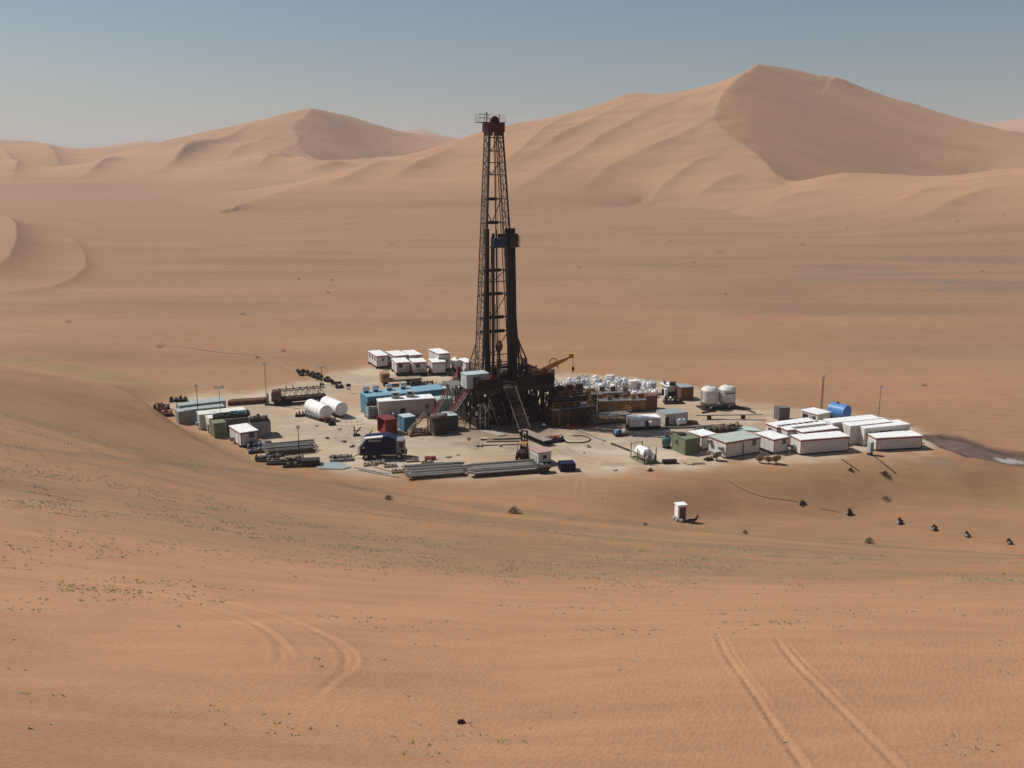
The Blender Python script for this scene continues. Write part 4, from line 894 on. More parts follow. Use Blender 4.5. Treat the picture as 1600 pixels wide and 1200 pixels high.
skid('small pale blue box unit at the foot of the rig, left of the red manifold', fit((847,670), (855,669.5), (845,668), 662, W=0.9), DSTEEL, (SKYB, SKYB), 10, n=1, cat='control box', pipes=False)
# catwalk, mats and pipes in front of the rig
def catwalk():
    M0 = Matrix.Translation((-1.7, 176.5, 0)) @ Matrix.Rotation(PHI, 4, 'Z'); p = M0 @ Vector((-1.2, -16.4, 0))
    t = thing('catwalk', 'narrow raised pipe catwalk at the foot of the rig ramp', 'catwalk', p, PHI+R(8)); q = MB().box(-0.85, -3.9, 0.85, 0.85, 3.9, 1.0); q.build('deck', mat('worn deck plate', (0.27, 0.22, 0.17), 0.6), t)
    q = MB()
    for k in range(6): y = -3.6+k*1.44; q.bar((-0.7, y, 0), (-0.7, y, 0.85), 0.12); q.bar((0.7, y, 0), (0.7, y, 0.85), 0.12); q.bar((-0.7, y, 0.1), (0.7, y, 0.8), 0.07); q.bar((-0.7, y, 0.08), (0.7, y, 0.08), 0.09)
    q.bar((-0.7, -3.8, 0.1), (-0.7, 3.8, 0.1), 0.14); q.bar((0.7, -3.8, 0.1), (0.7, 3.8, 0.1), 0.14); q.build('frame', DSTEEL, t)
catwalk()
def slab(name, label, cat, corners, h, m, z0=0.0, group=None):
    """a low block on the pad, its corners given along the photo"""
    p = [G(*c, z0) for c in corners]; cx = sum(q.x for q in p)/len(p); cy = sum(q.y for q in p)/len(p); n = len(p)
    pts = [(q.x-cx, q.y-cy) for q in p]
    area = sum(pts[i][0]*pts[(i+1) % n][1]-pts[(i+1) % n][0]*pts[i][1] for i in range(n))
    if area < 0: pts.reverse()
    mb = MB().add([(x, y, 0.0) for x, y in pts]+[(x, y, h) for x, y in pts], [tuple(range(n-1, -1, -1)), tuple(range(n, 2*n))]+[(i, (i+1) % n, n+(i+1) % n, n+i) for i in range(n)])
    return tag(mb.build(name, m, loc=(cx, cy, z0+0.004)), label, cat, group)
slab('steel_mat', 'pale flat steel mat lying in front of the rig, left of the ramp', 'mat', [(748,674), (768,673.5), (792,680.5), (778,682)], 0.16, mat('pale deck plate', (0.36, 0.31, 0.25), 0.6))
slab('steel_mat', 'pale narrow mat lying in front of the pale flat steel mat', 'mat', [(750,684), (758,683.5), (772,688.5), (763,689)], 0.10, TAN)
def pipe_run(name, label, cat, pts, r, m, z=0.0, props=False, group=None):
    P_ = [G(a, b, z) for a, b in pts]; c = P_[0]; q = MB().path([p-c+Vector((0,0,r)) for p in P_], r, 8); t = tag(q.build(name, m, loc=c), label, cat, group)
    return t
pipe_run('hose', 'dark hose lying in a loop right of the navy skid', 'hose', smooth([(884,692), (905,692.5), (919,690), (922,686), (912,682), (895,681.5)]), 0.09, DSTEEL)
pipe_run('steel_pipe', 'long grey pipe lying on the pad from the red manifold towards the white tank skid', 'pipe', [(905,673), (945,690)], 0.14, STEEL)
pipe_run('steel_pipe', 'dark jointed pipe lying just left of the white tank skid', 'pipe', [(955,694), (983,705)], 0.16, DSTEEL)
pipe_run('steel_pipe', 'thin dark pipe lying level in front of the rig steps', 'pipe', [(742,697), (812,695)], 0.08, DSTEEL)
pipe_run('steel_pipe', 'long dark pipe lying behind the pale mats', 'pipe', [(751,688), (815,686)], 0.12, DSTEEL)
pipe_run('steel_pipe', 'dark pipe run lying across the mats towards the forklift', 'pipe', [(760,691), (812,690)], 0.14, WOOD)
skid('long navy blue skid with red machinery on top, right of the forklift', fit((853,694), (884,690.5), (846,690), 683, W=1.8), NAVY, (REDP, NAVY, STEEL, REDP), 12, n=6)

# ================================================================== cabins and containers, left to right
# --- camp behind the rig
gcamp = 'cabins of the camp behind the rig'
cabin('white cabin with three windows in its left wall, leftmost of the camp behind the rig', fit((589,576.5), (608,575.5), (573,568.5), 556), wins=[('E', .2, .7, .9), ('E', .5, .7, .9), ('E', .8, .7, .9), ('F', .55, .5, .6)], group=gcamp, lift=.55)
cabin('white cabin in the back row, directly right of the one with three windows', fit_top((617,556), (637,554.2), (604.5,550), 3.0, W=6), wins=[('E', .35, .8, .9)], acs=[('E', .7)], group=gcamp, lift=.5)
cabin('white cabin in the back row, third from the left', fit_top((641,555), (660,553.8), (628.5,549.5), 3.0, W=6), wins=[('E', .5), ('F', .6)], acs=[('E', .8)], group=gcamp, lift=.5)
cabin('white cabin at the left end of the front row of the camp behind the rig', fit((620,587), (641,586), (610.5,580), 566.5), doors=[('E', .45), ('F', .8, .8, 2.0)], wins=[('F', .3)], group=gcamp, lift=.6)
cabin('white cabin in the middle of the front row of the camp behind the rig', fit((646,587), (667,586), (638.5,581), 566), doors=[('E', .5)], wins=[('F', .35)], group=gcamp, lift=.6)
cabin('white cabin at the right end of the front row of the camp behind the rig', fit((676,587), (697,586), (668.5,581), 566), doors=[('E', .4)], group=gcamp, lift=.6)
cabin('tall white cabin rising above the back row, with a dark gap in its side', fit_top((686,552.5), (704,551.5), (669.5,547), 4.3, W=6), doors=[('F', .12, 1.0, 2.4, DARK)], wins=[('E', .5, 1.2, .9), ('F', .6)], group=gcamp, lift=.8)
cabin('narrow white cabin beside the left leg of the mast', fit((728,585), (739,584), (716.5,578.5), 566), roof=ROOFW, wins=[('E', .5)], group=gcamp, name='site_cabin')
a = G(706,580); htank('white rounded tank between the tall cabin and the mast', (a.x+.6, a.y+3.2, 0), (a.x+1.6, a.y-0.6, 0), 1.15, CREAM, name='water_tank')
skid('dark generator skid in front of the narrow white cabin', fit((712,580), (724,580), (708,578), 574, W=1.2), DSTEEL, (DSTEEL, STEEL), 21, n=3, name='generator_skid', cat='generator')
for i, (px, py, w) in enumerate(((603,585.5,9), (628,586.8,16), (658,587,18), (705,587,8))):
    p = G(px, py); t = thing('cabin_steps', ['dark steps beside the front left camp cabin', 'dark railed steps before the front left camp cabin', 'dark railed steps before the middle front camp cabin', 'dark railed steps right of the front row of the camp'][i], 'steps', p, R(12), 'steps before the camp cabins')
    q = MB(); L = w/7.2
    for k in range(3): q.box(-L/2, -0.3-k*0.28, 0, L/2, -0.02-k*0.28, 0.55-k*0.18)
    q.build('tread', DSTEEL, t); q = MB(); rail(q, [(-L/2, -0.3, 0.5), (L/2, -0.3, 0.5)], 0.9, 0.06, 0.6); q.build('railing', DSTEEL, t)
# --- group on the left
gl = 'containers on the left edge of the pad'
cabin('long blue grey flat topped tank container at the far left of the pad', fit_top((280,634), (354,627), (268,628.5), 2.9, W=3.0), GREYP, LGR := mat('pale blue grey roof', (0.34, 0.38, 0.37), 0.5, dirt=.3), None, group=gl, name='tank_container', cat='container', lift=.1, over=0.03)
cabin('second blue grey tank container, just in front of the longest one', fit_top((287,641), (351,635), (283,638), 2.5, W=2.4), GREYP, LGR, None, group=gl, name='tank_container', cat='container', lift=.1, over=0.03)
container('small grey container with a dark shaded side at the left edge of the pad', fit((280,664), (299,662), (275,660.5), 643.5, W=2.6), mat('grey container paint', (0.30, 0.30, 0.28), 0.6, rust=.2), LGR, group=gl)
cabin('long container with a cream roof and pale vertical pipes on its left end', fit_top((311,648), (385,642), (301,644), 2.8, W=2.8), SKYB, CREAM, None, group=gl, name='tank_container', cat='container', lift=.1, over=0.05, acs=[('E', .5, .6)])
cabin('cream container with rounded roof edge between the pale one and the green one', fit((328,677), (352,675), (313,670), 654, W=2.6), CREAM, CREAM, None, group=gl, name='tank_container', cat='container', lift=.15, over=0.02, doors=[('E', .75, .8, 1.2, DARK)])
container('dark green container left of the small white cabin', fit((336,685), (356,683), (328,681), 662, W=2.5), GRN, GRN, group=gl)
t = container('dark grey container topped with machinery, behind the green one', fit((350,677), (390,674), (343,672), 662, W=2.6, H=2.4), mat('dark grey paint', (0.12, 0.11, 0.10), 0.6), STEEL, group=gl)
container('grey container topped with pipes, right of the small white cabin', fit((394,684), (424,682), (386,678), 660, W=3.0), mat('light grey container paint', (0.36, 0.35, 0.33), 0.6), STEEL, group=gl, doors='R')
cabin('small white cabin with red trim, nearest of the left group', fit((377,699.5), (404,695), (360,688), 676), roof=ROOFW, doors=[('E', .7, .8, 1.7, WHITE)], wins=[('F', .62, .9, 1.0)], acs=[('E', .35, .6)], group='cabins with red trim on the left of the pad')
for i, (px, py, z, L, sd) in enumerate(((352,671,2.45,4.2,31), (374,669,2.45,3.6,32), (404,676,2.75,3.2,33))):
    f = dims(px, py-18, 20, L, 1.6, 1.1, z); f.c = G(px, py-19, z)
    skid(['coiled pipework on the left half of the dark grey container roof', 'teal machinery on the right half of the dark grey container roof', 'pipes and valves on the roof of the grey container'][i], f, DSTEEL, [(STEEL, LSTEEL, DSTEEL), (BLUE, DSTEEL, STEEL), (LSTEEL, STEEL, DSTEEL)][i], sd, n=5)
for i, (px, py) in enumerate(((248,640), (254,646), (262,650), (257,640))):
    skid(['red brown valve skid at the tip of the left group', 'red brown pump skid second in the pile at the tip', 'pinkish pump skid nearest the long blue grey tank', 'dark grey skid behind the red brown valves'][i], dims(px, py, 25, 2.0, 1.3, 1.5), DKRED, ((DKRED, RUST), (RUST, REDP), (mat('faded pink paint', (0.42, 0.23, 0.19), .6), RUST), (STEEL, DSTEEL))[i], 40+i, n=3)
skid('blue grey low skid with pipes in front of the small white cabin', fit((388,705), (430,700), (381,701), 694, W=2.2), NAVY, (GREYP, NAVY, DSTEEL, STEEL), 51, n=7)
skid('row of pumps on the roof line of the longest blue grey tank', (lambda f: f)(dims(279, 627, 20, 3.2, 1.2, 1.0, 2.95)), DSTEEL, (DSTEEL, STEEL), 52, n=4, pipes=False)
# --- white tanks
for i, (a, b, lb) in enumerate((((485,634), (509.5,644.5), 'white horizontal fuel tank, left one of the pair'), ((509,629.5), (534,639.5), 'white horizontal fuel tank, right one of the pair'))):
    A = G(a[0], a[1], 1.6); B = G(b[0], b[1], 1.6); htank(lb, B, A, 1.28, WHITE, name='fuel_tank', group='pair of white fuel tanks', lift=.35, hatch=False)
cb_ = [(466,651), (476,650), (506,658), (512,660), (519,664)]
for i, (px, py) in enumerate(cb_):
    skid(['small red pump at the left end of the row before the white tanks', 'small red pump second from the left before the white tanks', 'red pump below the left white tank', 'red pump right of the coils below the left white tank', 'dark pump at the right end of the row before the white tanks'][i], dims(px, py, 10+i*9, 1.1, .8, 1.1), DSTEEL, (REDP, DKRED) if i < 4 else (DSTEEL, DKRED), 60+i, n=2, name='pump', cat='pump', pipes=False)
for i in range(5):
    p = G(482+i*4.6, 651.5+i*1.5); q = MB()
    for k in range(4): q.lathe([(0.40, -0.05), (0.46, -0.05), (0.46, 0.05), (0.40, 0.05), (0.40, -0.05)], (-0.3+k*0.18, 0, 0.5), 'X', 14)
    q.box(-0.4, -0.4, 0, 0.4, 0.4, 0.06); tag(q.build('hose_reel', STEEL, loc=p, rot=R(-40)), 'grey coiled reel in the row between the red pumps', 'hose reel', 'grey reels before the white tanks')
# --- engine and power houses
def silencer_house():
    f = fit((575,651), (700,640), (555,646), 620, W=4.4); f.L = 15.5; u = Vector((math.cos(f.a), math.sin(f.a), 0)); v = Vector((-u.y, u.x, 0)); f.c = G(575, 651)+u*f.L/2+v*f.W/2
    t = cabin('long blue engine house with four silver silencers on its roof', f, BLUE, BLUER, None, doors=[('E', .5, 1.6, 2.4, BLUE)], name='engine_house', cat='engine house', lift=.15, over=0.04)
    for k, px in enumerate((569, 592, 615, 639)):
        p = G(px, 611.5-k*1.2, f.H+0.6)-f.c; lx = p.x*u.x+p.y*u.y; ly = p.x*v.x+p.y*v.y; lx = max(-f.L/2+.8, min(f.L/2-.8, lx)); ly = 1.3
        o = MB().lathe([(0.1, -0.6), (0.5, -0.55), (0.55, 0.5), (0.3, 0.6), (0.3, 0.62)], (lx, ly, f.H+0.65), 'X', 16).build('silencer', CHROME, t); MB().lathe([(0.02, 0.63), (0.27, 0.625), (0.27, 0.66), (0.02, 0.66)], (lx, ly, f.H+0.65), 'X', 12).build('outlet', DARK, o)
        MB().cb(lx, ly, f.H, 0.7, 0.6, 0.2).build('silencer_stand', DSTEEL, t)
CHROME = mat('silver lagging', (0.72, 0.72, 0.70), 0.25, 0.7, dirt=.1)
silencer_house()
t = cabin('long grey white power control house in front of the blue engine house', fit((592,655), (680,650), (584,650), 627.5, W=3.4), SHADEW, ROOFW, None, doors=[('F', .43, .9, 1.5, DKRED)], wins=[('F', .86, .6, .8)], name='power_house', cat='control house', lift=.2, over=0.03)
for i, (px, py) in enumerate(((618,623), (641,621))):
    cabin(['square cooling unit on the roof of the grey white control house, left one', 'square cooling unit on the roof of the grey white control house, right one'][i], (lambda q: q)(dims(px, py, 8, 1.5, 1.3, 1.3, 3.12)), MINTG := mat('pale green grey paint', (0.36, 0.40, 0.35), .5), MINTG, None, wins=[('F', .5, .8, .5)], name='cooling_unit', cat='cooling unit', group='cooling units on the control house roof', lift=.1, ribs=False, over=0.02)
cabin('small unit with a pale teal end right of the long control house', fit((685,648.5), (708,646.5), (680,646), 624.5, W=2.8), MINT, MINT, None, name='equipment_cabin', lift=.2, doors=[('F', .7, .9, 1.6, DARK)], over=0.03)
f = fit((575,655), (592,653.5), (567,651), 637, W=2.0); t = skid('grey transformer with finned sides left of the long control house', f, STEEL, (GREYP,), 71, n=1, name='transformer', cat='transformer', pipes=False)
for x in (-0.6, 0.1, 0.7):
    q = MB().cb(x, 0, .4, .5, 1.5, 1.75)
    for k in range(6): q.box(x-0.25, -0.95, .5+k*.27, x+.25, -.76, .58+k*.27)
    q.build('fin_bank', GREYP, t)
for x in (-0.5, 0.5): MB().lathe([(.12, 0), (.3, .05), (.3, .5), (.05, .6)], (x, .2, 2.15), 'Z', 12).build('bushing', DSTEEL, t)
cabin('pale mint box unit behind the doghouse stairs', fit((703,618), (718,616.5), (699,613.5), 606, W=2), MINT, MINT, None, name='equipment_cabin', lift=.2, over=0.03)
cabin('cream box with a round fan left of the mint unit', fit((691,618), (698,617), (687,614.5), 606.5, W=1.6), CREAM, CREAM, None, name='equipment_cabin', lift=.2, wins=[('F', .5, .6, .5)], over=0.03)
p = G(684, 617); tag(MB().lathe([(.5, 0), (.55, .1), (.55, 1.5), (.3, 1.8), (.05, 1.9)], (0,0,0), 'Z', 16).build('water_drum', WHITE, loc=p), 'upright white drum left of the cream box', 'drum')
# red and teal boxes before the control house
f = fit((602,680.5), (622,678.5), (588,674), 656.5, W=3.4)
container('open red container with machinery inside its left end', f, mat('deep red paint', (0.17, 0.022, 0.018), .5, rust=.2), None, open_end=True, frame=mat('bright red frame', (0.36, 0.035, 0.025), .5))
ff = Fit(); ff.c = f.c; ff.a = f.a; ff.L = f.L*0.75; ff.W = f.W*.6; ff.H = f.H*.7; ff.z0 = .25; skid('red and white pump unit standing inside the open red container', ff, REDP, (REDP, WHITE, DSTEEL), 81, n=3, name='pump', cat='pump')
skid('red winch machinery behind the open red container', fit((606,659), (624,657), (603,656), 646, W=1.6), REDP, (REDP, DKRED, WHITE), 82, n=4, name='winch', cat='winch')
container('teal blue container with a pale roof, right of the open red one', fit((632,675), (651,673), (623,672), 652.5, W=2.6), BLUE, SKYB)
t = skid('rusty truss frame skid with a slanted beam beside the teal container', fit((640,683), (675,680), (636,680), 670, W=2.4), RUST, (TAN, RUST, STEEL, OCHRE), 83, n=6)
q = MB().truss((-1.8, 0, 0.6), (1.3, 0.2, 3.6), .5, .5, 5, .09); q.build('slanted_beam', WOOD, t)
MB().truss((1.6, -0.9, 0.3), (1.6, -0.9, 3.4), .5, .5, 5, .1).build('post', MASTC, t)
container('dark brown tank box left of the rig stairs', fit((680,680), (700,679), (673,677), 657, W=3), mat('very dark brown paint', (0.06, 0.04, 0.032), .6), DSTEEL)
container('dark box with a pale blue roof at the foot of the rig stairs', fit((698,674), (716,672.5), (692,670), 650, W=3), mat('slate paint', (0.07, 0.075, 0.085), .6), SKYB)
skid('red and silver valve skid on the dark brown tank box', dims(686, 654, 24, 3.0, 1.4, 1.1, 2.6), RUST, (LSTEEL, REDP, LSTEEL), 84, n=5)
# back centre: flat bed truck and silver scrap
def truck_flat(label, f, cabm, bed, cabside='E', name='flatbed_truck', load=0):
    t = thing(name, label, 'truck', (f.c.x, f.c.y, f.z0), f.a); hx, hy = f.L/2, f.W/2; cx = -hx+1.0
    MB().box(-hx+1.9, -hy, 1.0, hx, hy, 1.25).build('bed', bed, t); MB().box(-hx+.1, -hy*.5, .7, hx-.1, hy*.5, .998).build('chassis', DSTEEL, t)
    q = MB().add([(-hx,-hy,.8),(-hx+1.8,-hy,.8),(-hx+1.8,hy,.8),(-hx,hy,.8),(-hx+.15,-hy,2.6),(-hx+1.8,-hy,2.7),(-hx+1.8,hy,2.7),(-hx+.15,hy,2.6)], [(0,3,2,1),(4,5,6,7),(0,1,5,4),(1,2,6,5),(2,3,7,6),(3,0,4,7)]); c = q.build('cab', cabm, t)
    MB().box(-hx+.5, -hy-.02, 1.6, -hx+1.5, -hy-.002, 2.3).build('window', GLASS, c); MB().box(-hx+.03, -hy+.2, 1.65, -hx+.06, hy-.2, 2.3).build('windscreen', GLASS, c)
    for x in (-hx+1.0, hx-2.6, hx-1.3):
        for s in (-1, 1): MB().lathe([(.05, -.14), (.48, -.14), (.48, .14), (.05, .14)], (x, s*(hy-.1), .5), 'Y', 16).build('wheel', BLK, t)
    return t
truck_flat('tan flat bed truck parked behind the blue engine house', fit((596,604), (660,600), (592,601), 590, W=2.4), OCHRE, WOOD)
for i, (px, py) in enumerate(((650,602), (668,604), (678,608), (690,606), (700,603))):
    skid(['grey pipe fittings at the right end of the tan truck', 'dark scrap heap right of the tan truck', 'silver valve heap behind the engine house', 'silver pipework heap left of the doghouse', 'pale scrap heap just left of the doghouse'][i], dims(px, py, 20, 2.6, 1.8, 1.4), DSTEEL, ((STEEL, DSTEEL), (DSTEEL, STEEL), (LSTEEL, CHROME, STEEL), (LSTEEL, CHROME), (CHROME, STEEL))[i], 90+i, n=5)
# --- navy box truck
def navy_truck():
    p = fit((559,719), (634,716), (553,713), 694, W=2.7, ang=3); t = thing('logging_truck', 'navy blue box truck with a white slanted rear edge, left of the pipe racks', 'truck', (p.c.x, p.c.y, 0), p.a)
    hx, hy = p.L/2, p.W/2; z0, z1 = 1.05, 3.75; xb = hx-1.5
    prof = [(-hx+.1, z0), (-hx+.1, z0+1.1), (-hx+1.15, z1-.25), (xb-1.2, z1+.05), (xb, z1-.5), (xb, z0)]
    n = len(prof); v = [(x, -hy, z) for x, z in prof]+[(x, hy, z) for x, z in prof]
    b = MB().add(v, [tuple(range(n)), tuple(range(2*n-1, n-1, -1))]+[(i, n+i, n+(i+1) % n, (i+1) % n) for i in range(n)]).build('box_body', NAVY, t)
    q = MB(); e = .03                                # the white rear slope and roof panels
    for i in (0, 1, 2):
        (xa, za), (xc, zc) = prof[i], prof[i+1]
        if i == 2: xc = xa+(xc-xa)*.78; zc = za+(zc-za)*.78
        nx, nz = -(zc-za), (xc-xa); l = math.hypot(nx, nz); nx, nz = nx/l*e, nz/l*e
        w = .30 if i < 2 else .16; dx, dz = nz/e*0, 0
        yb = hy if i == 0 else -hy+.75
        q.add([(xa,-hy-.02,za),(xc,-hy-.02,zc),(xc,yb,zc),(xa,yb,za),(xa+nx,-hy-.02,za+nz),(xc+nx,-hy-.02,zc+nz),(xc+nx,yb,zc+nz),(xa+nx,yb,za+nz)], [(0,1,2,3),(7,6,5,4),(4,5,1,0),(5,6,2,1),(6,7,3,2),(7,4,0,3)])
        ix, iz = -nx/e*w, -nz/e*w; y = -hy-.022
        q.add([(xa,y,za),(xc,y,zc),(xc+ix,y,zc+iz),(xa+ix,y,za+iz),(xa,-hy-.004,za),(xc,-hy-.004,zc),(xc+ix,-hy-.004,zc+iz),(xa+ix,-hy-.004,za+iz)], [(0,1,2,3),(7,6,5,4),(0,4,5,1),(1,5,6,2),(2,6,7,3),(3,7,4,0)])
    q.build('white_stripe', WHITE, b)
    q = MB(); x = -hx+1.75                           # faded lettering, illegible, and a round badge
    for k, w in enumerate((.16,.12,.18,.14,.12,.17,.13,.16,.12,.15)): q.box(x, -hy-.025, z1-.78, x+w, -hy-.004, z1-.52+(.05 if k in (0, 8) else 0)); x += w+.055
    q.build('lettering', mat('faded white lettering', (.40,.41,.46), .6), b); MB().lathe([(.01, -hy-.02), (.17, -hy-.02), (.17, -hy-.004), (.01, -hy-.003)], (-hx+.95, 0, z0+.95), 'Y', 14).build('badge', mat('pale badge', (.5,.5,.5), .6), b)
    q = MB().add([(xb+.05,-hy+.1,.9),(hx,-hy+.1,.9),(hx,hy-.1,.9),(xb+.05,hy-.1,.9),(xb+.05,-hy+.1,3.05),(hx-.3,-hy+.1,3.0),(hx-.3,hy-.1,3.0),(xb+.05,hy-.1,3.05)], [(0,3,2,1),(4,5,6,7),(0,1,5,4),(1,2,6,5),(2,3,7,6),(3,0,4,7)]); c = q.build('cab', mat('grey cab paint', (.20,.20,.21), .45), t)
    MB().box(xb+.5, -hy+.07, 1.9, hx-.35, -hy+.098, 2.7).build('window', GLASS, c); MB().box(hx-.1, -hy+.3, 1.9, hx-.06, hy-.3, 2.7).build('windscreen', GLASS, c); MB().box(hx-.7, -hy+.06, 1.1, hx-.1, -hy+.098, 1.6).build('door_panel', DARK, c)
    MB().box(hx, -hy+.1, .55, hx+.15, hy-.1, .95).build('bumper', DSTEEL, t); MB().box(-hx+.1, -hy*.5, .65, hx-.1, hy*.5, .9).build('chassis', DSTEEL, t); MB().box(-hx+.3, -hy+.02, .75, xb, hy-.02, 1.04).build('side_skirt', DSTEEL, t)
    for x in (-hx+1.3, -hx+2.6, hx-1.0):
        for s in (-1, 1):
            w = MB().lathe([(.05, -.15), (.52, -.15), (.52, .15), (.05, .15)], (x, s*(hy-.16), .52), 'Y', 18).build('wheel', BLK, t); MB().lathe([(.02, -.17*1), (.25, -.165), (.25, .165), (.02, .17)], (x, s*(hy-.16), .52), 'Y', 12).build('rim', LSTEEL, w)
    q = MB(); q.bar((-hx-.8, -.3, .25), (-hx+.3, -.3, .8), .12); q.build('tow_bar', DSTEEL, t)
navy_truck()
skid('low dark trailer with clutter behind the navy truck', fit((516,723), (553,721), (512,719), 714, W=2.2), STEEL, (STEEL, DSTEEL, WOOD, STEEL), 101, n=7, name='low_trailer', cat='trailer')
# --- pipe racks and heaps at the front edge
def rack(label, near, right, left, h, npipe, lab_pipe, group, r=0.10, m=PIPE, W=None):
    f = fit(near, right, left, 0, H=h, W=W, ang=14 if W else None); t = thing('pipe_rack', label, 'pipe rack', (f.c.x, f.c.y, 0), f.a, 'pipe racks at the front of the pad')
    hx, hy = f.L/2, f.W/2; n = max(3, int(f.L/3))
    for k in range(n):
        x = -hx+.6+k*(f.L-1.2)/(n-1); q = MB().box(x-.09, -hy, h-.16, x+.09, hy, h); 
        for y in (-hy+.1, 0, hy-.1): q.bar((x, y, 0), (x, y, h-.16), .13)
        q.bar((x, -hy+.1, .1), (x, 0, h-.2), .07); q.build('trestle', DSTEEL, t)
    q = MB().box(-hx, -hy+.02, .05, hx, -hy+.14, h-.2); q.build('side_beam', mat('dark rack steel', (.05,.038,.03), .6, rust=.5), t)
    ux = Vector((math.cos(f.a), math.sin(f.a), 0)); uy = Vector((-ux.y, ux.x, 0)); proto = None; nn = min(npipe, int(f.W/(2*r+.004)))
    for k in range(nn+5):
        top = k >= nn
        if not top and rnd.random() < .07 and k: continue
        if top: k = rnd.randint(1, nn-2)
        y = -hy+r+.02+k*(f.W-2*r-.04)/max(1, nn-1); p = f.c+uy*y+ux*(rnd.uniform(-.7, .7)); L = f.L*.5-.1
        if proto is None: proto = MB().tube((-L,0,0), (L-.25,0,0), r*.92, 8).tube((L-.25,0,0), (L,0,0), r, 8).build('drill_pipe', m); o = proto
        else: o = proto.copy(); scene.collection.objects.link(o)
        o.location = (p.x, p.y, h+r+.003+(2*r+.01 if top else 0)); o.rotation_euler = (rnd.uniform(0, 3), 0, f.a+(rnd.uniform(-.03, .03) if top else 0)); tag(o, lab_pipe, 'drill pipe', group)
rack('wide pipe rack left of centre at the front edge of the pad', (640,751), (733,746.5), (604,736), .5, 60, 'grey drill pipe lying on the wide left rack at the front of the pad', 'pipes on the left front rack', .10, W=5.4)
rack('wide pipe rack right of centre, left of the cabin with the pink roof', (738,747.5), (843,741.5), (724,733), .55, 60, 'grey drill pipe lying on the right rack at the front of the pad', 'pipes on the right front rack', .11, W=5.0)
rack('low pipe rack near the left front edge, above the scrap heap', (416,714), (494,711), (398,703), .75, 18, 'grey pipe lying on the low rack at the left front edge', 'pipes on the low left rack', .12)
slab('steel_mat', 'grey flat steel mat right of the heap at the left front edge', 'mat', [(492,728), (500,724), (530,723), (548,731), (535,734), (498,733)], .14, GREYP)
for i, (px, py, L, W, h, a, cs) in enumerate(((422,719,4.6,1.8,1.1,20,(DSTEEL,STEEL)), (440,724,4.6,1.8,1.0,12,(STEEL,WOOD,DSTEEL)), (458,721,3.6,2.0,.9,25,(TAN,STEEL,WOOD)), (400,707,2.4,1.4,.9,20,(LSTEEL,STEEL)), (462,729,3.8,1.2,.8,8,(DSTEEL,STEEL)))):
    skid(['grey timber and steel heap below the low left rack', 'dark scrap skid in the middle of the left front heap', 'tan pallet stack right in the left front heap', 'light pipe ends at the left end of the low rack', 'dark scrap skid along the front edge of the left heap'][i], dims(px, py, a, L, W, h), DSTEEL, cs, 110+i, n=7)
container('dark open steel bin at the right end of the left front heap', fit((472,730), (499,730), (468,726), 720.5, W=1.8), mat('black brown steel', (.035,.03,.028), .6), DSTEEL, name='steel_bin', cat='bin', doors=None)
for i, (px, py) in enumerate(((578,727), (592,724), (610,729), (644,721), (668,724), (684,727), (622,738))):
    skid(['wooden pallet stack under the rear of the navy truck', 'pallet stack under the middle of the navy truck', 'splayed pipe ends left of the wide left rack', 'scattered fittings right of the navy truck', 'low row of fittings behind the wide left rack', 'last small fittings behind the wide left rack', 'pipe ends at the left front corner of the wide rack'][i], dims(px, py, 14, 2.0, 1.0, .6), WOOD, ((WOOD, TAN), (STEEL, TAN), (STEEL, LSTEEL), (WOOD, STEEL), (TAN, DSTEEL), (STEEL, TAN), (STEEL, DSTEEL))[i], 120+i, n=4, name='pallet_stack', cat='pallet stack', pipes=False)
for i, (a, b) in enumerate((((553,731), (606,741)), ((560,735), (622,746)), ((582,729), (614,738)))):
    pipe_run('steel_pipe', ['thin pipe lying left of the racks, farthest from the edge', 'thin pipe lying at the very front edge, left of the racks', 'short pipe lying between the navy truck and the left rack'][i], 'pipe', [a, b], .10, STEEL)
for i, px in enumerate((668,676)):
    p = G(px, 718); tag(MB().lathe([(.02,-.45),(.29,-.45),(.3,-.15),(.28,-.14),(.3,-.13),(.3,.15),(.29,.45),(.02,.45)], (0,0,.31), 'X', 16).build('oil_drum', mat('faded red drum', (.36,.10,.08), .55, rust=.3), loc=p, rot=R(10+i*20)), ['faded red drum lying on the pad, left of the two', 'faded red drum lying on the pad, right of the two'][i], 'drum', 'red drums lying on the pad')
# forklift
def forklift():
    p = G(817, 716); t = thing('forklift', 'dark forklift with a tall raised mast left of the pink roofed cabin', 'forklift', p, R(75))
    MB().box(-1.5, -.7, .4, .7, .7, 1.3).build('body', DSTEEL, t); q = MB()
    for x, y in ((-1.0,-.6), (-1.0,.6), (.6,-.6), (.6,.6)): q.bar((x, y, 1.3), (x, y, 2.5), .09)
    q.box(-1.1, -.7, 2.5, .7, .7, 2.6); q.build('cab', OCHRE, t)
    for y in (-.45, .45): MB().bar((1.0, y, .2), (1.0, y, 4.3), .24).build('mast_rail', DSTEEL, t)
    q = MB()
    for z in (.9, 2.5, 4.1): q.box(.93, -.45, z, 1.07, .45, z+.2)
    q.box(.95, -.1, .3, 1.05, .1, 3.4); q.build('mast_crossbar', DSTEEL, t); MB().box(1.1, -.7, 1.0, 1.2, .7, 1.6).box(1.1, -.5, 1.0, 2.2, -.35, 1.07).box(1.1, .35, 1.0, 2.2, .5, 1.07).build('forks', DSTEEL, t)
    for x, r_ in ((-1.0, .42), (.75, .52)):
        for s in (-1, 1): MB().lathe([(.05,-.15),(r_,-.15),(r_,.15),(.05,.15)], (x, s*.72, r_), 'Y', 16).build('wheel', BLK, t)
forklift()
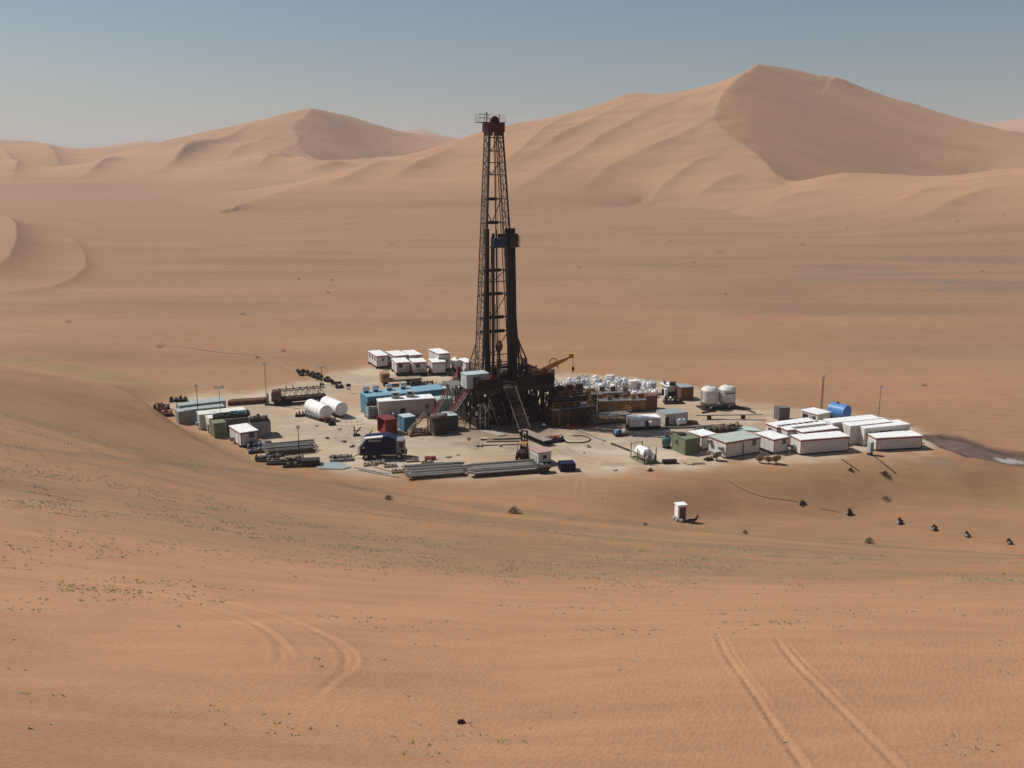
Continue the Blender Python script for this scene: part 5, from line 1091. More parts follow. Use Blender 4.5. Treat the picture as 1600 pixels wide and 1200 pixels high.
cabin('small white cabin with a faded pink roof at the front of the pad', fit((841,728), (863,726), (822,720), 707.5), roof=PINK, trim=None, wins=[('F', .5, .6, .5)], doors=[('E', .3), ('E', .7)], lift=.45)
skid('tangle of pipes and valves in front of the pink roofed cabin', fit((812,729), (835,733), (800,724), 723, W=1.6, L=4.5, ang=-20), DSTEEL, (STEEL, TAN, LSTEEL), 131, n=6)
container('navy blue steel bin right of the pink roofed cabin', fit((876,737.5), (899,736.5), (873,733.5), 725, W=1.8), NAVY, NAVY, name='steel_bin', cat='bin', doors=None)
container('low black brown bin at the right end of the right pipe rack', fit((843,741), (857,739.5), (840,736), 731, W=1.6), mat('black brown steel', (.035,.03,.028)), DSTEEL, name='steel_bin', cat='bin', doors=None)

# ================================================================== right side
gr = 'white cabins with red trim on the right'
cabin('wide double white cabin with grey green roof, front left of the right group', fit((1133.5,717), (1193,710), (1100,707.5), 691), roof=ROOFG, wins=[('F', .82, .8, 1.1)], acs=[('E', .12), ('E', .78, 1.3)], group=gr, doors=[('F', .5, .22, 2.4, RED)], lift=.25)
cabin('white cabin behind the green generator, left of the double cabin', fit((1096,704.5), (1120,701.5), (1073,697.5), 681), group=gr, lift=.25)
cabin('white cabin between the double cabin and the long front one', fit((1208,710), (1236,708), (1174,700.5), 686), wins=[('F', .7, .8, 1.1)], group=gr, lift=.25)
cabin('long white cabin in the middle of the front row on the right', fit((1250,711.5), (1327,706), (1238,706.5), 687, W=3.0), acs=[('E', .45, .7)], group=gr, lift=.25)
cabin('white cabin roof nearest behind the long front one, third of the inner row', fit_top((1254,674.5), (1313,669.5), (1240.5,671), 2.9, W=3.0), wins=[('E', .5)], group=gr)
cabin('white cabin roof in the middle of the inner row of three', fit_top((1231,671.5), (1303,664), (1217,667), 2.9, W=3.0), group=gr)
cabin('white cabin roof at the back of the inner row of three', fit_top((1214,667), (1280,659), (1205,664.5), 2.9, W=2.8), wins=[('E', .4)], group=gr)
cabin('white cabin with red trim at the far right end of the front row', fit((1368,705), (1441,702), (1356.5,700.5), 684, W=3.0), group=gr, lift=.25)
gw = 'tall white containers on the right'
cabin('tall white container at the back, below the blue tank', fit_top((1301,660.5), (1376,653), (1292,656), 3.4, W=2.6), WHITE, ROOFW, None, group=gw, name='refrigerated_container', cat='container', lift=.12, over=.02)
cabin('tall white container in the middle of the three on the right', fit_top((1329,665.5), (1398,659.5), (1313,661.5), 3.3, W=3.0), WHITE, ROOFW, None, group=gw, name='refrigerated_container', cat='container', lift=.12, over=.02)
t = cabin('tall cream container with faint dark lettering, nearest of the three on the right', fit((1349,697.5), (1421,691), (1334,692), 669, W=3.0), CREAM, ROOFW, None, group=gw, name='refrigerated_container', cat='container', lift=.12, over=.02)
f = fit((1349,697.5), (1421,691), (1334,692), 669, W=3.0); q = MB(); x = -f.L/2+f.L*.34
for w in (.22,.2,.24,.2,0,.24,.2,.22,.2):
    if w: q.box(x, -f.W/2-.03, f.H-1.0, x+w, -f.W/2-.02, f.H-.72)
    x += (w or .2)+.07
q.build('lettering', DARK, t)
cabin('white cabin with several dark doors beside the blue tank', fit_top((1278,647), (1302,644.5), (1248.5,641), 2.9), WHITE, ROOFW, None, doors=[('E', .3, .9, 2.2, DARK), ('E', .15, .5, 2.0, DARK), ('E', .62, .7, 2.0, GREYP), ('E', .8, .5, 2.0, DARK)], over=.15)
container('dark grey upright box with a pale left edge, behind the inner cabins', fit((1217,657.5), (1233,656.5), (1210.5,654.5), 637.5, W=1.8), mat('dark grey violet paint', (.13,.11,.115), .6), STEEL, doors='E')
a = G(1324, 645.5, 1.6); d_ = Vector((math.cos(R(-52)), math.sin(R(-52)), 0)); htank('bright blue horizontal tank behind the white containers', a, a-d_*3.4, 1.36, BRIGHTB, name='water_tank', lift=.3)
def box_unit(name, label, cat, f, m, m2=DARK):
    t = thing(name, label, cat, (f.c.x, f.c.y, f.z0), f.a); hx, hy, H = f.L/2, f.W/2, f.H
    MB().box(-hx, -hy, .5, hx, hy, H).build('casing', m, t); MB().box(-hx*.8, -hy*.8, 0, hx*.8, hy*.8, .498).build('stand', m2, t); MB().box(-hx*.7, -hy-.02, .7, hx*.7, -hy-.002, H-.3).build('panel', GREYP, t)
box_unit('water_cooler', 'slim pale unit on a dark stand at the left end of the far right cabin', 'water cooler', dims(1359, 711, 30, .8, .7, 2.2), SKYB)
# silos
def silo(label, px, py, text=False):
    p = G(px, py); t = thing('cement_silo', label, 'silo', p, R(14), 'pair of white silos')
    MB().lathe([(.6, .5), (1.58, 1.25), (1.62, 1.4), (1.62, 3.55), (1.60, 3.6), (1.2, 4.05), (.5, 4.32), (.05, 4.36)], (0,0,0), 'Z', 36).build('shell', SILO, t)
    q = MB()
    for k in range(6): a = k*math.pi/3+.3; q.bar((1.5*math.cos(a), 1.5*math.sin(a), 0), (1.55*math.cos(a), 1.55*math.sin(a), 2.2), .14)
    for k in range(6): a = k*math.pi/3+.3; b = a+math.pi/3; q.bar((1.5*math.cos(a), 1.5*math.sin(a), .9), (1.5*math.cos(b), 1.5*math.sin(b), .9), .09)
    q.build('leg', MASTC, t); MB().box(-1.9, -1.7, .0, 1.9, 1.7, .22).build('base_frame', DSTEEL, t)
    q = MB(); q.bar((-1.75, -.3, .2), (-1.68, -.3, 3.6), .05); q.bar((-1.75, .1, .2), (-1.68, .1, 3.6), .05)
    for k in range(10): q.bar((-1.74, -.3, .4+k*.33), (-1.74, .1, .4+k*.33), .04)
    q.build('ladder', STEEL, t)
    q = MB().lathe([(.3, 4.3), (.3, 4.5), (.05, 4.52)], (0,0,0), 'Z', 12); q.path([(1.0, -.6, .4), (1.3, -1.2, .9), (.3, -1.75, .9), (-.6, -1.75, .4)], .09); q.build('pipework', LSTEEL, t)
    if text:
        q = MB(); r_ = 1.635
        for k in range(9):
            a0 = R(-122+k*8.0); a1 = a0+R(6.0); z0, z1 = 2.86, 3.16+(.04 if k in (0, 5) else 0)
            q.add([(r_*math.cos(a), r_*math.sin(a), z) for z in (z0, z1) for a in (a0, a1)]+[((r_-.02)*math.cos(a), (r_-.02)*math.sin(a), z) for z in (z0, z1) for a in (a0, a1)], [(0,1,3,2),(6,7,5,4),(0,4,5,1),(1,5,7,3),(3,7,6,2),(2,6,4,0)])
        q.build('lettering', mat('dark faded lettering', (.06,.05,.05), .6), t)
SILO = mat('silo paint', (.60,.585,.54), .5, dirt=.3)
silo('white domed silo, left one of the pair', 1107.5, 637.5); silo('white domed silo with a dark line of lettering, right one of the pair', 1135, 636, True)
pipe_run('hose', 'dark tube standing in for the long shadow right of the silos', 'hose', [(1148,634), (1160,639), (1180,646)], .14, DSTEEL)  # dark tube added where the long silo shadow falls
pipe_run('hose', 'short dark hose lying in front of the silos', 'hose', [(1097,646), (1108,644), (1119,643)], .16, DSTEEL)
def beam_line():
    A = G(1088, 656); B = G(1192, 654.5); t = thing('pipeline', 'long thin pipe carried on two dark posts below the silos', 'pipeline', A, 0); d = B-A
    MB().tube((0,0,.8), d+Vector((0,0,.8)), .09, 8).build('pipe', STEEL, t)
    for k in (.19, .70): p = d*k; MB().cb(p.x, p.y, 0, .7, .5, .72).build('support', DSTEEL, t)
beam_line()
pipe_run('steel_pipe', 'grey low pipe lying along the sand right of the pipeline posts', 'pipe', [(1105,655.5), (1196,657)], .09, LSTEEL)
pipe_run('steel_pipe', 'long grey flow pipe lying behind the green generator', 'pipe', [(1035,670), (1110,668), (1160,667)], .2, STEEL)
for i, (px, py, w) in enumerate(((1104,675,5.0), (1122,674,4.4), (1140,672,4.0))):
    t = skid(['grey green pipe heap behind the leftmost red trimmed cabin', 'rusty pipe heap behind the double cabin roof', 'dark branching pipe heap behind the double cabin, right end'][i], dims(px, py, 10, w*.8, 2.0, 1.5), DSTEEL, ((STEEL, GRN), (STEEL, WOOD), (DSTEEL, WOOD))[i], 140+i, n=6)
slab('green_sheet', 'pale green ground sheet behind the double cabin', 'sheet', [(1152,674), (1160,668.5), (1180,671), (1190,676)], .3, MINT)
# trailers by the rig's right foot
cabin('white trailer cabin with a dark open doorway, right of the rig', fit((985,673.5), (1033,672), (978,670), 654.5, W=2.6), WHITE, ROOFW, None, doors=[('F', .55, .7, 2.0, DARK), ('F', .38, .7, 2.0, WHITE)], lift=.7, over=.03, name='trailer_cabin', cat='trailer')
pipe_run('vent_pipe', 'pale bent vent on the roof edge behind the white trailer cabin', 'vent', [(1014,661), (1018,661)], .2, WHITE, z=2.6)
cabin('grey cabin behind the white trailer with a silver tank before it', fit((1040,666), (1077,663.5), (1024,661), 647.5, W=3.4), mat('warm grey paint', (.40,.37,.33), .6), GREYP, None, doors=[('F', .06, .8, 2.0, DARK)], lift=.15, over=.03, name='equipment_cabin')
a = G(1058, 667, 0); b = G(1070, 666, 0); htank('small silver tank before the grey cabin', a, b, .62, CHROME, name='water_tank', lift=.25, hatch=False)
skid('rusty pump skid right of the silver tank', dims(1082, 663, 10, 1.8, 1.0, .9), RUST, (RUST, TAN), 151, n=2, name='pump', cat='pump')
t = cabin('raised control cabin with a white roof left of the brown container', fit((1042,622), (1058,621), (1036,618), 603, W=2.8), SKYB, ROOFW, None, wins=[('F', .5, 1.3, .8), ('E', .5, 1.2, .8)], lift=1.3, over=.35, name='control_cabin', posts=False)
container('red brown container behind the raised control cabin', fit((1064,626), (1082.5,624.5), (1052,620), 605.5, W=3.0), mat('red brown paint', (.17,.07,.045)), GREYP, doors='R')
skid('dark pump skid in front of the raised control cabin', dims(1052, 630, 5, 3.8, 1.8, 1.7), DSTEEL, (DSTEEL, LSTEEL, DSTEEL), 152, n=4, name='pump', cat='pump')
p = G(1040, 626); tag(MB().lathe([(.3,0),(.32,.05),(.32,2.3),(.28,2.4),(.05,2.45)], (0,0,0), 'Z', 14).build('gas_bottle', WHITE, loc=p), 'upright pale cylinder left of the dark pump skid', 'cylinder')
skid('small blue and white compressor skid before the white trailer cabin', fit((962,683), (974,682.5), (956,679), 672, W=1.4, L=2.2), DSTEEL, (BRIGHTB, DSTEEL, WHITE), 153, n=3, name='compressor', cat='compressor')
# green generator, teal compressor, white tank skid
f = fit((1072,711), (1094,709.5), (1047,703), 686.5); f.L = 2.8
t = container('olive green generator house left of the double cabin', f, GRN, GRN, name='generator_house', cat='generator', lift=.15)
o = MB().lathe([(.05,0),(.75,0),(.8,.12),(.75,.25),(.05,.25)], (-.3, f.W*.25, f.H+.03), 'Z', 20).build('fan_ring', DSTEEL, t)
q = MB(); y = f.W*.1; q.lathe([(.02,-f.L/2-.05),(.42,-f.L/2-.04),(.42,-f.L/2-.002),(.02,-f.L/2-.001)], (0, .5, 1.6), 'X', 18); q.build('vent_grille', DARK, t)
a = G(1041, 700, 0); htank('small teal and white compressor tank left of the green generator', (a.x-.1, a.y-.5, 0), (a.x+.3, a.y+1.4, 0), .72, mat('teal tank paint', (.04,.13,.15), .5), name='compressor_tank', lift=.3)
f = fit((1007,726), (1027,724.5), (982,716), 0, H=2.4); t = thing('tank_skid', 'framed white tank on a green skid, alone on the open pad', 'tank skid', f.c, f.a); hx, hy = f.L/2, f.W/2
q = MB()
for x in (-hx, 0, hx): q.box(x-.08, -hy, 0, x+.08, hy, .25)
for y in (-hy, hy): q.box(-hx, y-.08, 0, hx, y+.08, .25)
q.build('base_frame', GRN, t); MB().lathe([(.02,-hy*.75),(.6,-hy*.72),(.85,-hy*.62),(.88,-hy*.5),(.88,hy*.5),(.85,hy*.62),(.6,hy*.72),(.02,hy*.75)], (0, 0, 1.35), 'Y', 24).build('vessel', WHITE, t)
q = MB()
for x in (-hx, hx):
    for y in (-hy, 0, hy): q.bar((x, y, 0), (x, y, 2.5 if y else 2.1), .11)
    q.bar((x, -hy, 1.2), (x, hy, 1.2), .08)
q.bar((-hx, hy, 2.4), (hx, hy, 2.4), .08); q.bar((-hx, -hy, 1.2), (hx, -hy, 1.2), .08); q.build('frame', DSTEEL, t)
q = MB()
for k in range(6): x = -hx+.3+k*.35; q.path([(x, -hy*.85, .3), (x, -hy*.9, .9+.2*(k % 3)), (x+.2, -hy*.6, 1.4)], .06)
q.path([(-.5, hy*.8, .3), (-.5, hy*.9, 2.2), (.2, hy*.9, 3.3)], .06); q.build('pipework', LSTEEL, t)
for k in range(3): MB().lathe([(.05,0),(.2,.02),(.2,.7),(.05,.75)], (-hx+.5+k*.8, -hy*.9, .26), 'Z', 10).build('filter', GREYP, t)
t = MB().box(-1.1, -.35, .1, 1.1, .35, .62).build('drain_box', DSTEEL, loc=G(1046, 724), rot=R(8)); tag(t, 'low dark steel box right of the white tank skid', 'box')
tag(MB().box(-1.1,-.5,0,1.1,.5,.12).box(-.9,-.3,.12,.7,.2,.22).build('pallet', WOOD, loc=G(1091, 724.5), rot=R(6)), 'flat timber pallet in front of the green generator', 'pallet')
pipe_run('steel_pipe', 'thin bent pipe left of the timber pallet', 'pipe', [(1068,724), (1077,726.5), (1085,727)], .05, DSTEEL)
# satellite dishes
def dish(label, px, py, s, m, rot, grp='satellite dishes in front of the right cabins'):
    p = G(px, py); t = thing('satellite_dish', label, 'satellite dish', p, R(rot), grp)
    q = MB().tube((0,0,0), (0,0,.8*s), .06, 8); q.bar((-.4*s,-.3*s,0), (0,0,.6*s), .05); q.bar((.4*s,-.3*s,0), (0,0,.6*s), .05); q.bar((0,.45*s,0), (0,0,.6*s), .05); q.build('mount', DSTEEL, t)
    prof = [(.02+.75*s*k/7, -.0+.28*s*(k/7)**2) for k in range(8)]
    b = MB().lathe(prof+[(r, h+.02) for r, h in reversed(prof)], (0,0,0), 'Y', 20).build('reflector', m, t, loc=(0, -.05, 1.05*s)); b.rotation_euler = (R(-35), 0, 0)
    MB().bar((0,0,.02), (0,.5*s,.0), .04).build('feed_arm', DSTEEL, b)
dish('dark tilted satellite dish before the double cabin, with dark gear beside it', 1119, 719, 1.05, GREYP, 200)
skid('small dark gear frame left of the dark satellite dish', dims(1107, 719, 30, 1.3, .9, .7), DSTEEL, (DSTEEL, STEEL), 161, n=2, pipes=False)
dish('tan satellite dish, left one of three', 1187, 723, .9, TAN, 170); dish('tan satellite dish, middle one of three', 1201, 724, .85, TAN, 160); dish('tan satellite dish, right one of three', 1212, 724, 1.0, TAN, 185)
# ------------------------------------------------------------------ white bags
def bags():
    protos = []
    for k in range(6):
        rg = random.Random(200+k); mb = MB(); n, m = 12, 7; v = []; f = []
        for i in range(m+1):
            z = i/m; ph = (z-.5)*2
            for j in range(n):
                a = 2*math.pi*j/n; sq = 1/max(abs(math.cos(a)), abs(math.sin(a)))**.95; r_ = .49*sq*(1-.35*max(0, abs(ph)-.55)**1.2*2.2)*(1+rg.uniform(-.035, .035))
                if i in (0, m): r_ *= .8
                v.append((r_*math.cos(a), r_*math.sin(a), z*1.12*(1+rg.uniform(-.03, .03))))
        for i in range(m):
            for j in range(n): f.append((i*n+j, i*n+(j+1) % n, (i+1)*n+(j+1) % n, (i+1)*n+j))
        f += [tuple(range(n-1, -1, -1)), tuple(range(m*n, m*n+n))]; mb.add(v, f)
        for sx in (-1, 1):
            for sy in (-1, 1): mb.path([(sx*.35, sy*.35, 1.05), (sx*.3, sy*.3, 1.32+rg.uniform(-.1, .1)), (sx*.2, sy*.2, 1.1)], .035, 4)
        protos.append(mb.build('bulk_bag', BAGM[k % 4]))
    used = set(); rg = random.Random(11); A = G(872, 622); ux = Vector((math.cos(R(12)), math.sin(R(12)), 0)); uy = Vector((-ux.y, ux.x, 0)); n = 0; poly = [tuple(G(*q)[:2]) for q in [(868,622), (905,626), (985,624), (1012,627), (1034,618), (1010,609), (975,603), (915,602), (872,606)]]
    for j in range(18):
        for i in range(25):
            p = A+ux*(i*1.2-3)+uy*(j*1.36-3)+Vector((rg.uniform(-.2,.2), rg.uniform(-.25,.25), 0))
            if not inside(np.array([p.x]), np.array([p.y]), poly)[0] or rg.random() < .08: continue
            for lev in range(2 if rg.random() < .38 else 1):
                k = rg.choice((0, 1, 2, 3, 4, 5, 2)); o = protos[k] if k not in used else protos[k].copy()
                if k in used: scene.collection.objects.link(o)
                used.add(k); o.location = (p.x+rg.uniform(-.08,.08)*lev, p.y, .13+lev*1.13); o.rotation_euler = (rg.uniform(-.05,.05), rg.uniform(-.05,.05), rg.uniform(0, 3)); s = rg.uniform(.9, 1.12); o.scale = (s, s, rg.uniform(.85, 1.1))
                tag(o, 'white woven bulk bag in the big heap right of the rig', 'bulk bag', 'white bulk bags heaped right of the rig'); n += 1
    for k in range(6):
        if k not in used: bpy.data.objects.remove(protos[k])
    print('bags', n)
bags()
container('small white crate with a dark red front standing up out of the white bags', dims(988.5, 609, 12, 1.3, 1.2, 1.9, 1.0), WHITE, WHITE, name='crate', cat='crate', doors=None)
f = dims(905, 601, 15, 1, 1, 1)
for i, (px, py, h) in enumerate(((914,612,3.2),)):
    light_mast('short lamp post rising out of the white bags', G(px, py), h, double=True, name='light_mast')
# ------------------------------------------------------------------ masts and poles
light_mast('slim pole with a round top, left one of two by the left containers', G(311,664), 7.0)
light_mast('slim pole with a T shaped top, right one of two by the left containers', G(346,668), 7.2, double=True, w=.05)
light_mast('tall thin lattice pole left of the dark truss trailer', G(417,633), 8.0, lattice=True)
light_mast('lamp post with two lamps behind the white tanks', G(503,601), 3.7, double=True)
light_mast('bright lamp on a thin post at the left front of the pad', G(468,718), 5.2)
light_mast('faint lattice aerial mast behind the cabin with several doors', G(1283,645), 6.8, lattice=True, w=.05)
light_mast('faint thin aerial mast behind the tall white containers', G(1372,660), 6.4, w=.045)
p = G(545, 614); t = thing('notice_board', 'small black board on two posts behind the blue engine house', 'notice board', p, R(5)); MB().box(-.45,-.04,1.3,.45,.04,1.9).build('board', DARK, t); MB().box(-.25,-.04,.7,.25,.04,1.0).build('board', DARK, t); q = MB(); q.bar((-.4,0,0),(-.4,0,1.9),.05); q.bar((.4,0,0),(.4,0,1.9),.05); q.build('post', LSTEEL, t)
p = G(733, 700); t = thing('road_sign', 'round pale sign on a thin post in front of the rig', 'sign', p, 0); MB().tube((0,0,0),(0,0,1.3),.03,6).build('post', LSTEEL, t); MB().lathe([(.02,-.03),(.33,-.03),(.33,.0),(.02,.0)], (0,-.03,1.55), 'Y', 16).build('disc', SHADEW, t)
for i, px in enumerate((746, 752, 782)):
    o = MB().blob((0,0,.16), .3, .25, .2, i).build('rock', STEEL, loc=G(px, 698)); tag(o, ['dark lump left of the other in front of the rig', 'dark lump second in front of the rig', 'small dark lump right of the round sign'][i], 'rubble')
# gadgets and barrier
for i, (px, py) in enumerate(((557,681), (575,687), (519,664.5))):
    t = thing('jack_stand', ['dark jack stand with an upright arm left of the red container, left one', 'dark jack stand with a slanted arm left of the red container, right one', 'dark jack stand with a slanted arm below the white tanks'][i], 'jack stand', G(px, py), R(20)); MB().cb(0,0,0,1.1,.6,.3).build('base', DSTEEL, t); q = MB(); q.bar((-.2,0,.3), (.8,.1,1.5), .16); q.bar((-.3,0,.3), (-.35,.1,1.7 if i == 0 else .9), .13); q.build('arm', DSTEEL, t)
p = G(532, 665); d = G(567, 662)-p; t = thing('barrier_fence', 'low pink and white barrier fence between the white tanks and the red container', 'fence', p, math.atan2(d.y, d.x)); L = d.length; q = MB()
for k in range(5): q.bar((k*L/4,0,0), (k*L/4,0,1.0), .05)
q.build('post', LSTEEL, t); MB().bar((0,0,.9), (L,0,.9), .07).bar((0,0,.5), (L,0,.5), .07).build('rail', mat('faded pink rail', (.55,.35,.30), .6), t)
# --- truss trailer, loader and dark pipe stack on the left
p = G(428, 634); d = G(510, 627)-p; L = d.length; t = thing('truss_section', 'long dark lattice truss lying on a trailer left of the white tanks', 'truss section', p, math.atan2(d.y, d.x))
MB().truss((0,.9,2.0), (L,.9,2.0), 1.6, 1.5, 9, .14).build('lattice', MASTC, t); MB().box(0,-.1,.5,L,1.8,1.15).build('trailer_bed', DSTEEL, t)
for x in (1, 2.2, L-2.2, L-1):
    for y in (.1, 1.6): MB().lathe([(.05,-.15),(.48,-.15),(.48,.15),(.05,.15)], (x, y, .48), 'Y', 14).build('wheel', BLK, t)
q = MB()
for k in range(7): q.bar((L*.12+k*L*.13, .3, 2.7), (L*.12+k*L*.13, .3, 3.3+.5*(k in (1, 2, 6))), .16)
q.build('stanchion', DSTEEL, t)
truck_flat('dark truck parked at the left end of the truss trailer', fit((424,634), (452,633), (421,631), 620, W=2.2, L=4.8, ang=8), RUST, DSTEEL, name='parked_truck')
p = G(419, 632); tag(MB().cb(0,0,0,.35,1.6,2.2).build('end_wall', STEEL, loc=p, rot=R(15)), 'thin upright steel panel at the left end of the truss trailer', 'panel')
q0 = G(356, 634); d = G(414, 630)-q0
for i in range(8): tag((MB().tube((0,0,0), (d.length,0,0), .24, 8)).build('casing_pipe', RUST, loc=(q0.x, q0.y+(i % 4)*.5, .25+(i//4)*.43), rot=math.atan2(d.y, d.x)), 'rusty casing pipe in the stack behind the left containers', 'casing pipe', 'stack of rusty casing pipes')
TYR = mat('dusty old rubber', (.035,.028,.022), .9, dirt=.3)
rg = random.Random(5)
for i in range(24):
    u = i/23; px = 465+u*64+rg.uniform(-3.5, 3.5); py = 583+u*21+rg.uniform(-2.6, 2.2); p = G(px, py)
    o = MB().lathe([(.3,-.16),(.62,-.18),(.68,-.08),(.68,.08),(.62,.18),(.3,.16),(.3,-.16)], (0,0,0), 'Z', 14).build('old_tyre', TYR if i == 0 else TYR); o.location = (p.x, p.y, .2+rg.uniform(0, .6)); o.rotation_euler = (rg.uniform(-1.2, 1.2), rg.uniform(-.6, .6), rg.uniform(0, 3)); s = rg.uniform(.65, 1.0); o.scale = (s, s, s*1.3)
    tag(o, 'black tyre in the long row of tyres behind the white tanks', 'tyre', 'row of black tyres behind the white tanks')
skid('dark scrap at the near end of the row of tyres', dims(530, 606, 20, 1.5, 1.2, .9), DSTEEL, (DSTEEL, STEEL), 171, n=3)
# long thin pipeline to the left
pts = [G(a, b) for a, b in [(256,545), (300,549), (350,554), (400,557), (430,566), (462,580), (500,589)]]; q = MB().path([Vector((p.x-pts[0].x, p.y-pts[0].y, hz(p.x, p.y)+.04-pts[0].z)) for p in pts], .07, 6)
tag(q.build('flow_line', mat('dusty grey pipe', (.30,.24,.19), .7), loc=pts[0]), 'thin pale pipeline running over the sand behind the left side of the pad', 'pipeline')
rgs = random.Random(15); zones = [(500,560,668,700), (640,740,690,715), (880,975,695,735), (430,560,640,690), (900,960,684,700), (1030,1090,690,700), (700,800,700,722), (1000,1100,728,736), (500,560,712,722)]
for i in range(20):
    a, b, c, d = rgs.choice(zones); p = G(rgs.uniform(a, b), rgs.uniform(c, d)); s = rgs.uniform(.18, .42); k = rgs.random()
    if k < .5: mb = MB().box(-s*1.9, -s*.3, 0, s*1.9, s*.3, s*.4); mb.box(-s*1.2, -s*.9, s*.41, s*.9, -s*.5, s*.7); mb.box(-s*1.3, -s*1.0, 0, -s*.8, s*.9, s*.4)
    else: mb = MB().blob((0,0,s*.4), s, s*.8, s*.5, 600+i, 8, 5, .3)
    tag(mb.build('scrap_piece', rgs.choice((DSTEEL, WOOD, STEEL, TAN)), loc=p, rot=rgs.uniform(0, 3)), 'small scrap piece lying loose on the open pad', 'scrap', 'loose scrap on the open pad')
# ------------------------------------------------------------------ things on the open sand
def on_sand(px, py): return ground(px, py)
def toilet():
    p = on_sand(1063, 812); t = thing('portable_toilet', 'lone white portable toilet with a brown door on the sand below the pad', 'portable toilet', p, R(14)); 
    MB().box(-.65,-.6,.12,.65,.6,2.2).build('cabin_shell', WHITE, t); MB().box(-.72,-.68,2.2,.72,.68,2.38).build('roof', WHITE, t); o = MB().box(-.42,-.64,.2,.5,-.602,2.05).build('door', mat('brown door', (.14,.06,.05), .6), t); MB().box(.3,-.67,1.1,.4,-.642,1.2).build('handle', LSTEEL, o)
    MB().box(-.75,-.7,0,.75,.7,.118).build('base', DSTEEL, t)
    for i, (dx, dy) in enumerate(((-.9,-.4), (-.6,-1.1), (-.1,-1.2))):
        z = hz(p.x+dx, p.y+dy); tag(MB().blob((0,0,.2), .34, .3, .28, 30+i).build('stone', LSTEEL, loc=(p.x+dx, p.y+dy, z)), ['pale stone left of the portable toilet', 'pale stone before the portable toilet, left one', 'pale stone before the toilet door'][i], 'stone')
    x, y = p.x+1.7, p.y-.3; t = thing('broken_chair', 'dark broken chair lying right of the portable toilet', 'chair', (x, y, hz(x, y)), R(10)); MB().box(-.7,-.25,.28,.3,.25,.42).build('seat', DKRED, t); b = MB().box(0,-.25,0,.12,.25,.8).build('backrest', DKRED, t); b.location = (.3, 0, .3); b.rotation_euler = (0, .5, 0)
    for sx in (-.6, .2):
        for sy in (-.2, .2): MB().bar((sx, sy, -.1), (sx, sy, .28), .07).build('leg', DSTEEL, t)
toilet()
for i, (px, py) in enumerate(((1253,786), (1327,803.5), (1406,818), (1460,828.5), (1511,838.5), (1577,850))):
    p = on_sand(px, py); t = thing('marker_tent', ['small flat black marker on the sand, nearest the pad slope', 'small dark tent shaped marker, second from the left in the row', 'small dark tent shaped marker, third from the left in the row', 'small dark tent shaped marker, fourth from the left in the row', 'small dark tent shaped marker, fifth from the left in the row', 'small dark tent shaped marker at the right end of the row'][i], 'marker', p, R(20+i*7), 'row of dark markers on the sand')
    h = .8 if i else .35; w = .55
    mb = MB(); mb.blob((0,0,h*.30), w*.95, w*.7, h*.42, 400+i, 9, 6, .28); mb.blob((.15-.05*i,.1,h*.62), w*.5, w*.42, h*.42, 430+i, 8, 5, .3); mb.blob((-.35+.06*i,-.2,h*.2), w*.5, w*.4, h*.3, 460+i, 8, 5, .3); mb.build('cover', BLK, t)
    MB().blob((-.42,-.02,h*.3), w*.42, w*.5, h*.34, 490+i, 8, 5, .3).build('pale_side', STEEL, t)
def drape(name, label, cat, pts, r, m):
    P_ = [on_sand(*q) for q in pts]; c = P_[0]; return tag(MB().path([p-c+Vector((0,0,r)) for p in P_], r, 6).build(name, m, loc=c), label, cat)
drape('cable', 'thin dark cable running down the slope below the double cabin', 'cable', smooth([(1136,751), (1155,762), (1175,771), (1200,778), (1225,781), (1250,785)], 4), .03, DSTEEL)
drape('cable', 'short thin cable between the two leftmost dark markers', 'cable', [(1283,795), (1297,798), (1312,801)], .03, DSTEEL)
drape('steel_pipe', 'dark pipe lying down the slope below the long front cabin', 'pipe', [(1315,718.5), (1328,727), (1341,736)], .09, DSTEEL)
drape('steel_pipe', 'longer dark pipe lying down the slope below the far right cabin', 'pipe', [(1366,714), (1383,727), (1399,740)], .10, DSTEEL)
# bushes
def bush(label, px, py, r, h, m=SAGE, seed=0, n=420, grp=None, name='desert_bush'):
    p = on_sand(px, py); rg = random.Random(seed); t = thing(name, label, 'bush', p, 0, grp); q = MB()
    for k in range(9): a = rg.uniform(0, 6.28); e = Vector((math.cos(a)*r*.7, math.sin(a)*r*.7, h*rg.uniform(.4, .8))); q.tube((0,0,-.05), e, .03, 4, .01)
    q.build('stem', TWIG, t); q = MB()
    for k in range(n):
        a = rg.uniform(0, 6.28); u = rg.random()**.5; z = rg.random(); rr = r*u*math.sqrt(max(0.05, 1-z*z))*(1+.25*math.sin(a*3+seed)); c = Vector((math.cos(a)*rr, math.sin(a)*rr, z*h*(1+.2*math.sin(a*2))))
        d1 = Vector((rg.uniform(-1,1), rg.uniform(-1,1), rg.uniform(.1,1))).normalized()*.16*r**.5; d2 = Vector((rg.uniform(-1,1), rg.uniform(-1,1), rg.uniform(-1,1))).normalized()*.05
        q.add([c-d2, c+d2, c+d1], [(0,1,2)])
    q.build('foliage', m, t); return t
bush('round green brown bush left on the slope band below the pad', 607, 781, .62, .55, seed=1); bush('largest tan brown bush in the middle of the slope', 803, 802, .95, .75, mat('tan bush leaves', (.17,.13,.065), .9), seed=2, n=600)
bush('green brown bush below the portable toilet, on the right', 1358, 849, .75, .7, seed=3); bush('small green bush between the toilet and the right bush', 1164, 834, .38, .45, seed=4, n=220)
bush('dark rusty bush on the pad slope, left one', 1329, 735.5, .45, .4, mat('dark bush leaves', (.06,.03,.02), .9), seed=5, n=260); bush('dark rusty bush on the pad slope, right one', 1382, 742.5, .75, .6, mat('dark bush leaves', (.06,.03,.02)), seed=6, n=420)
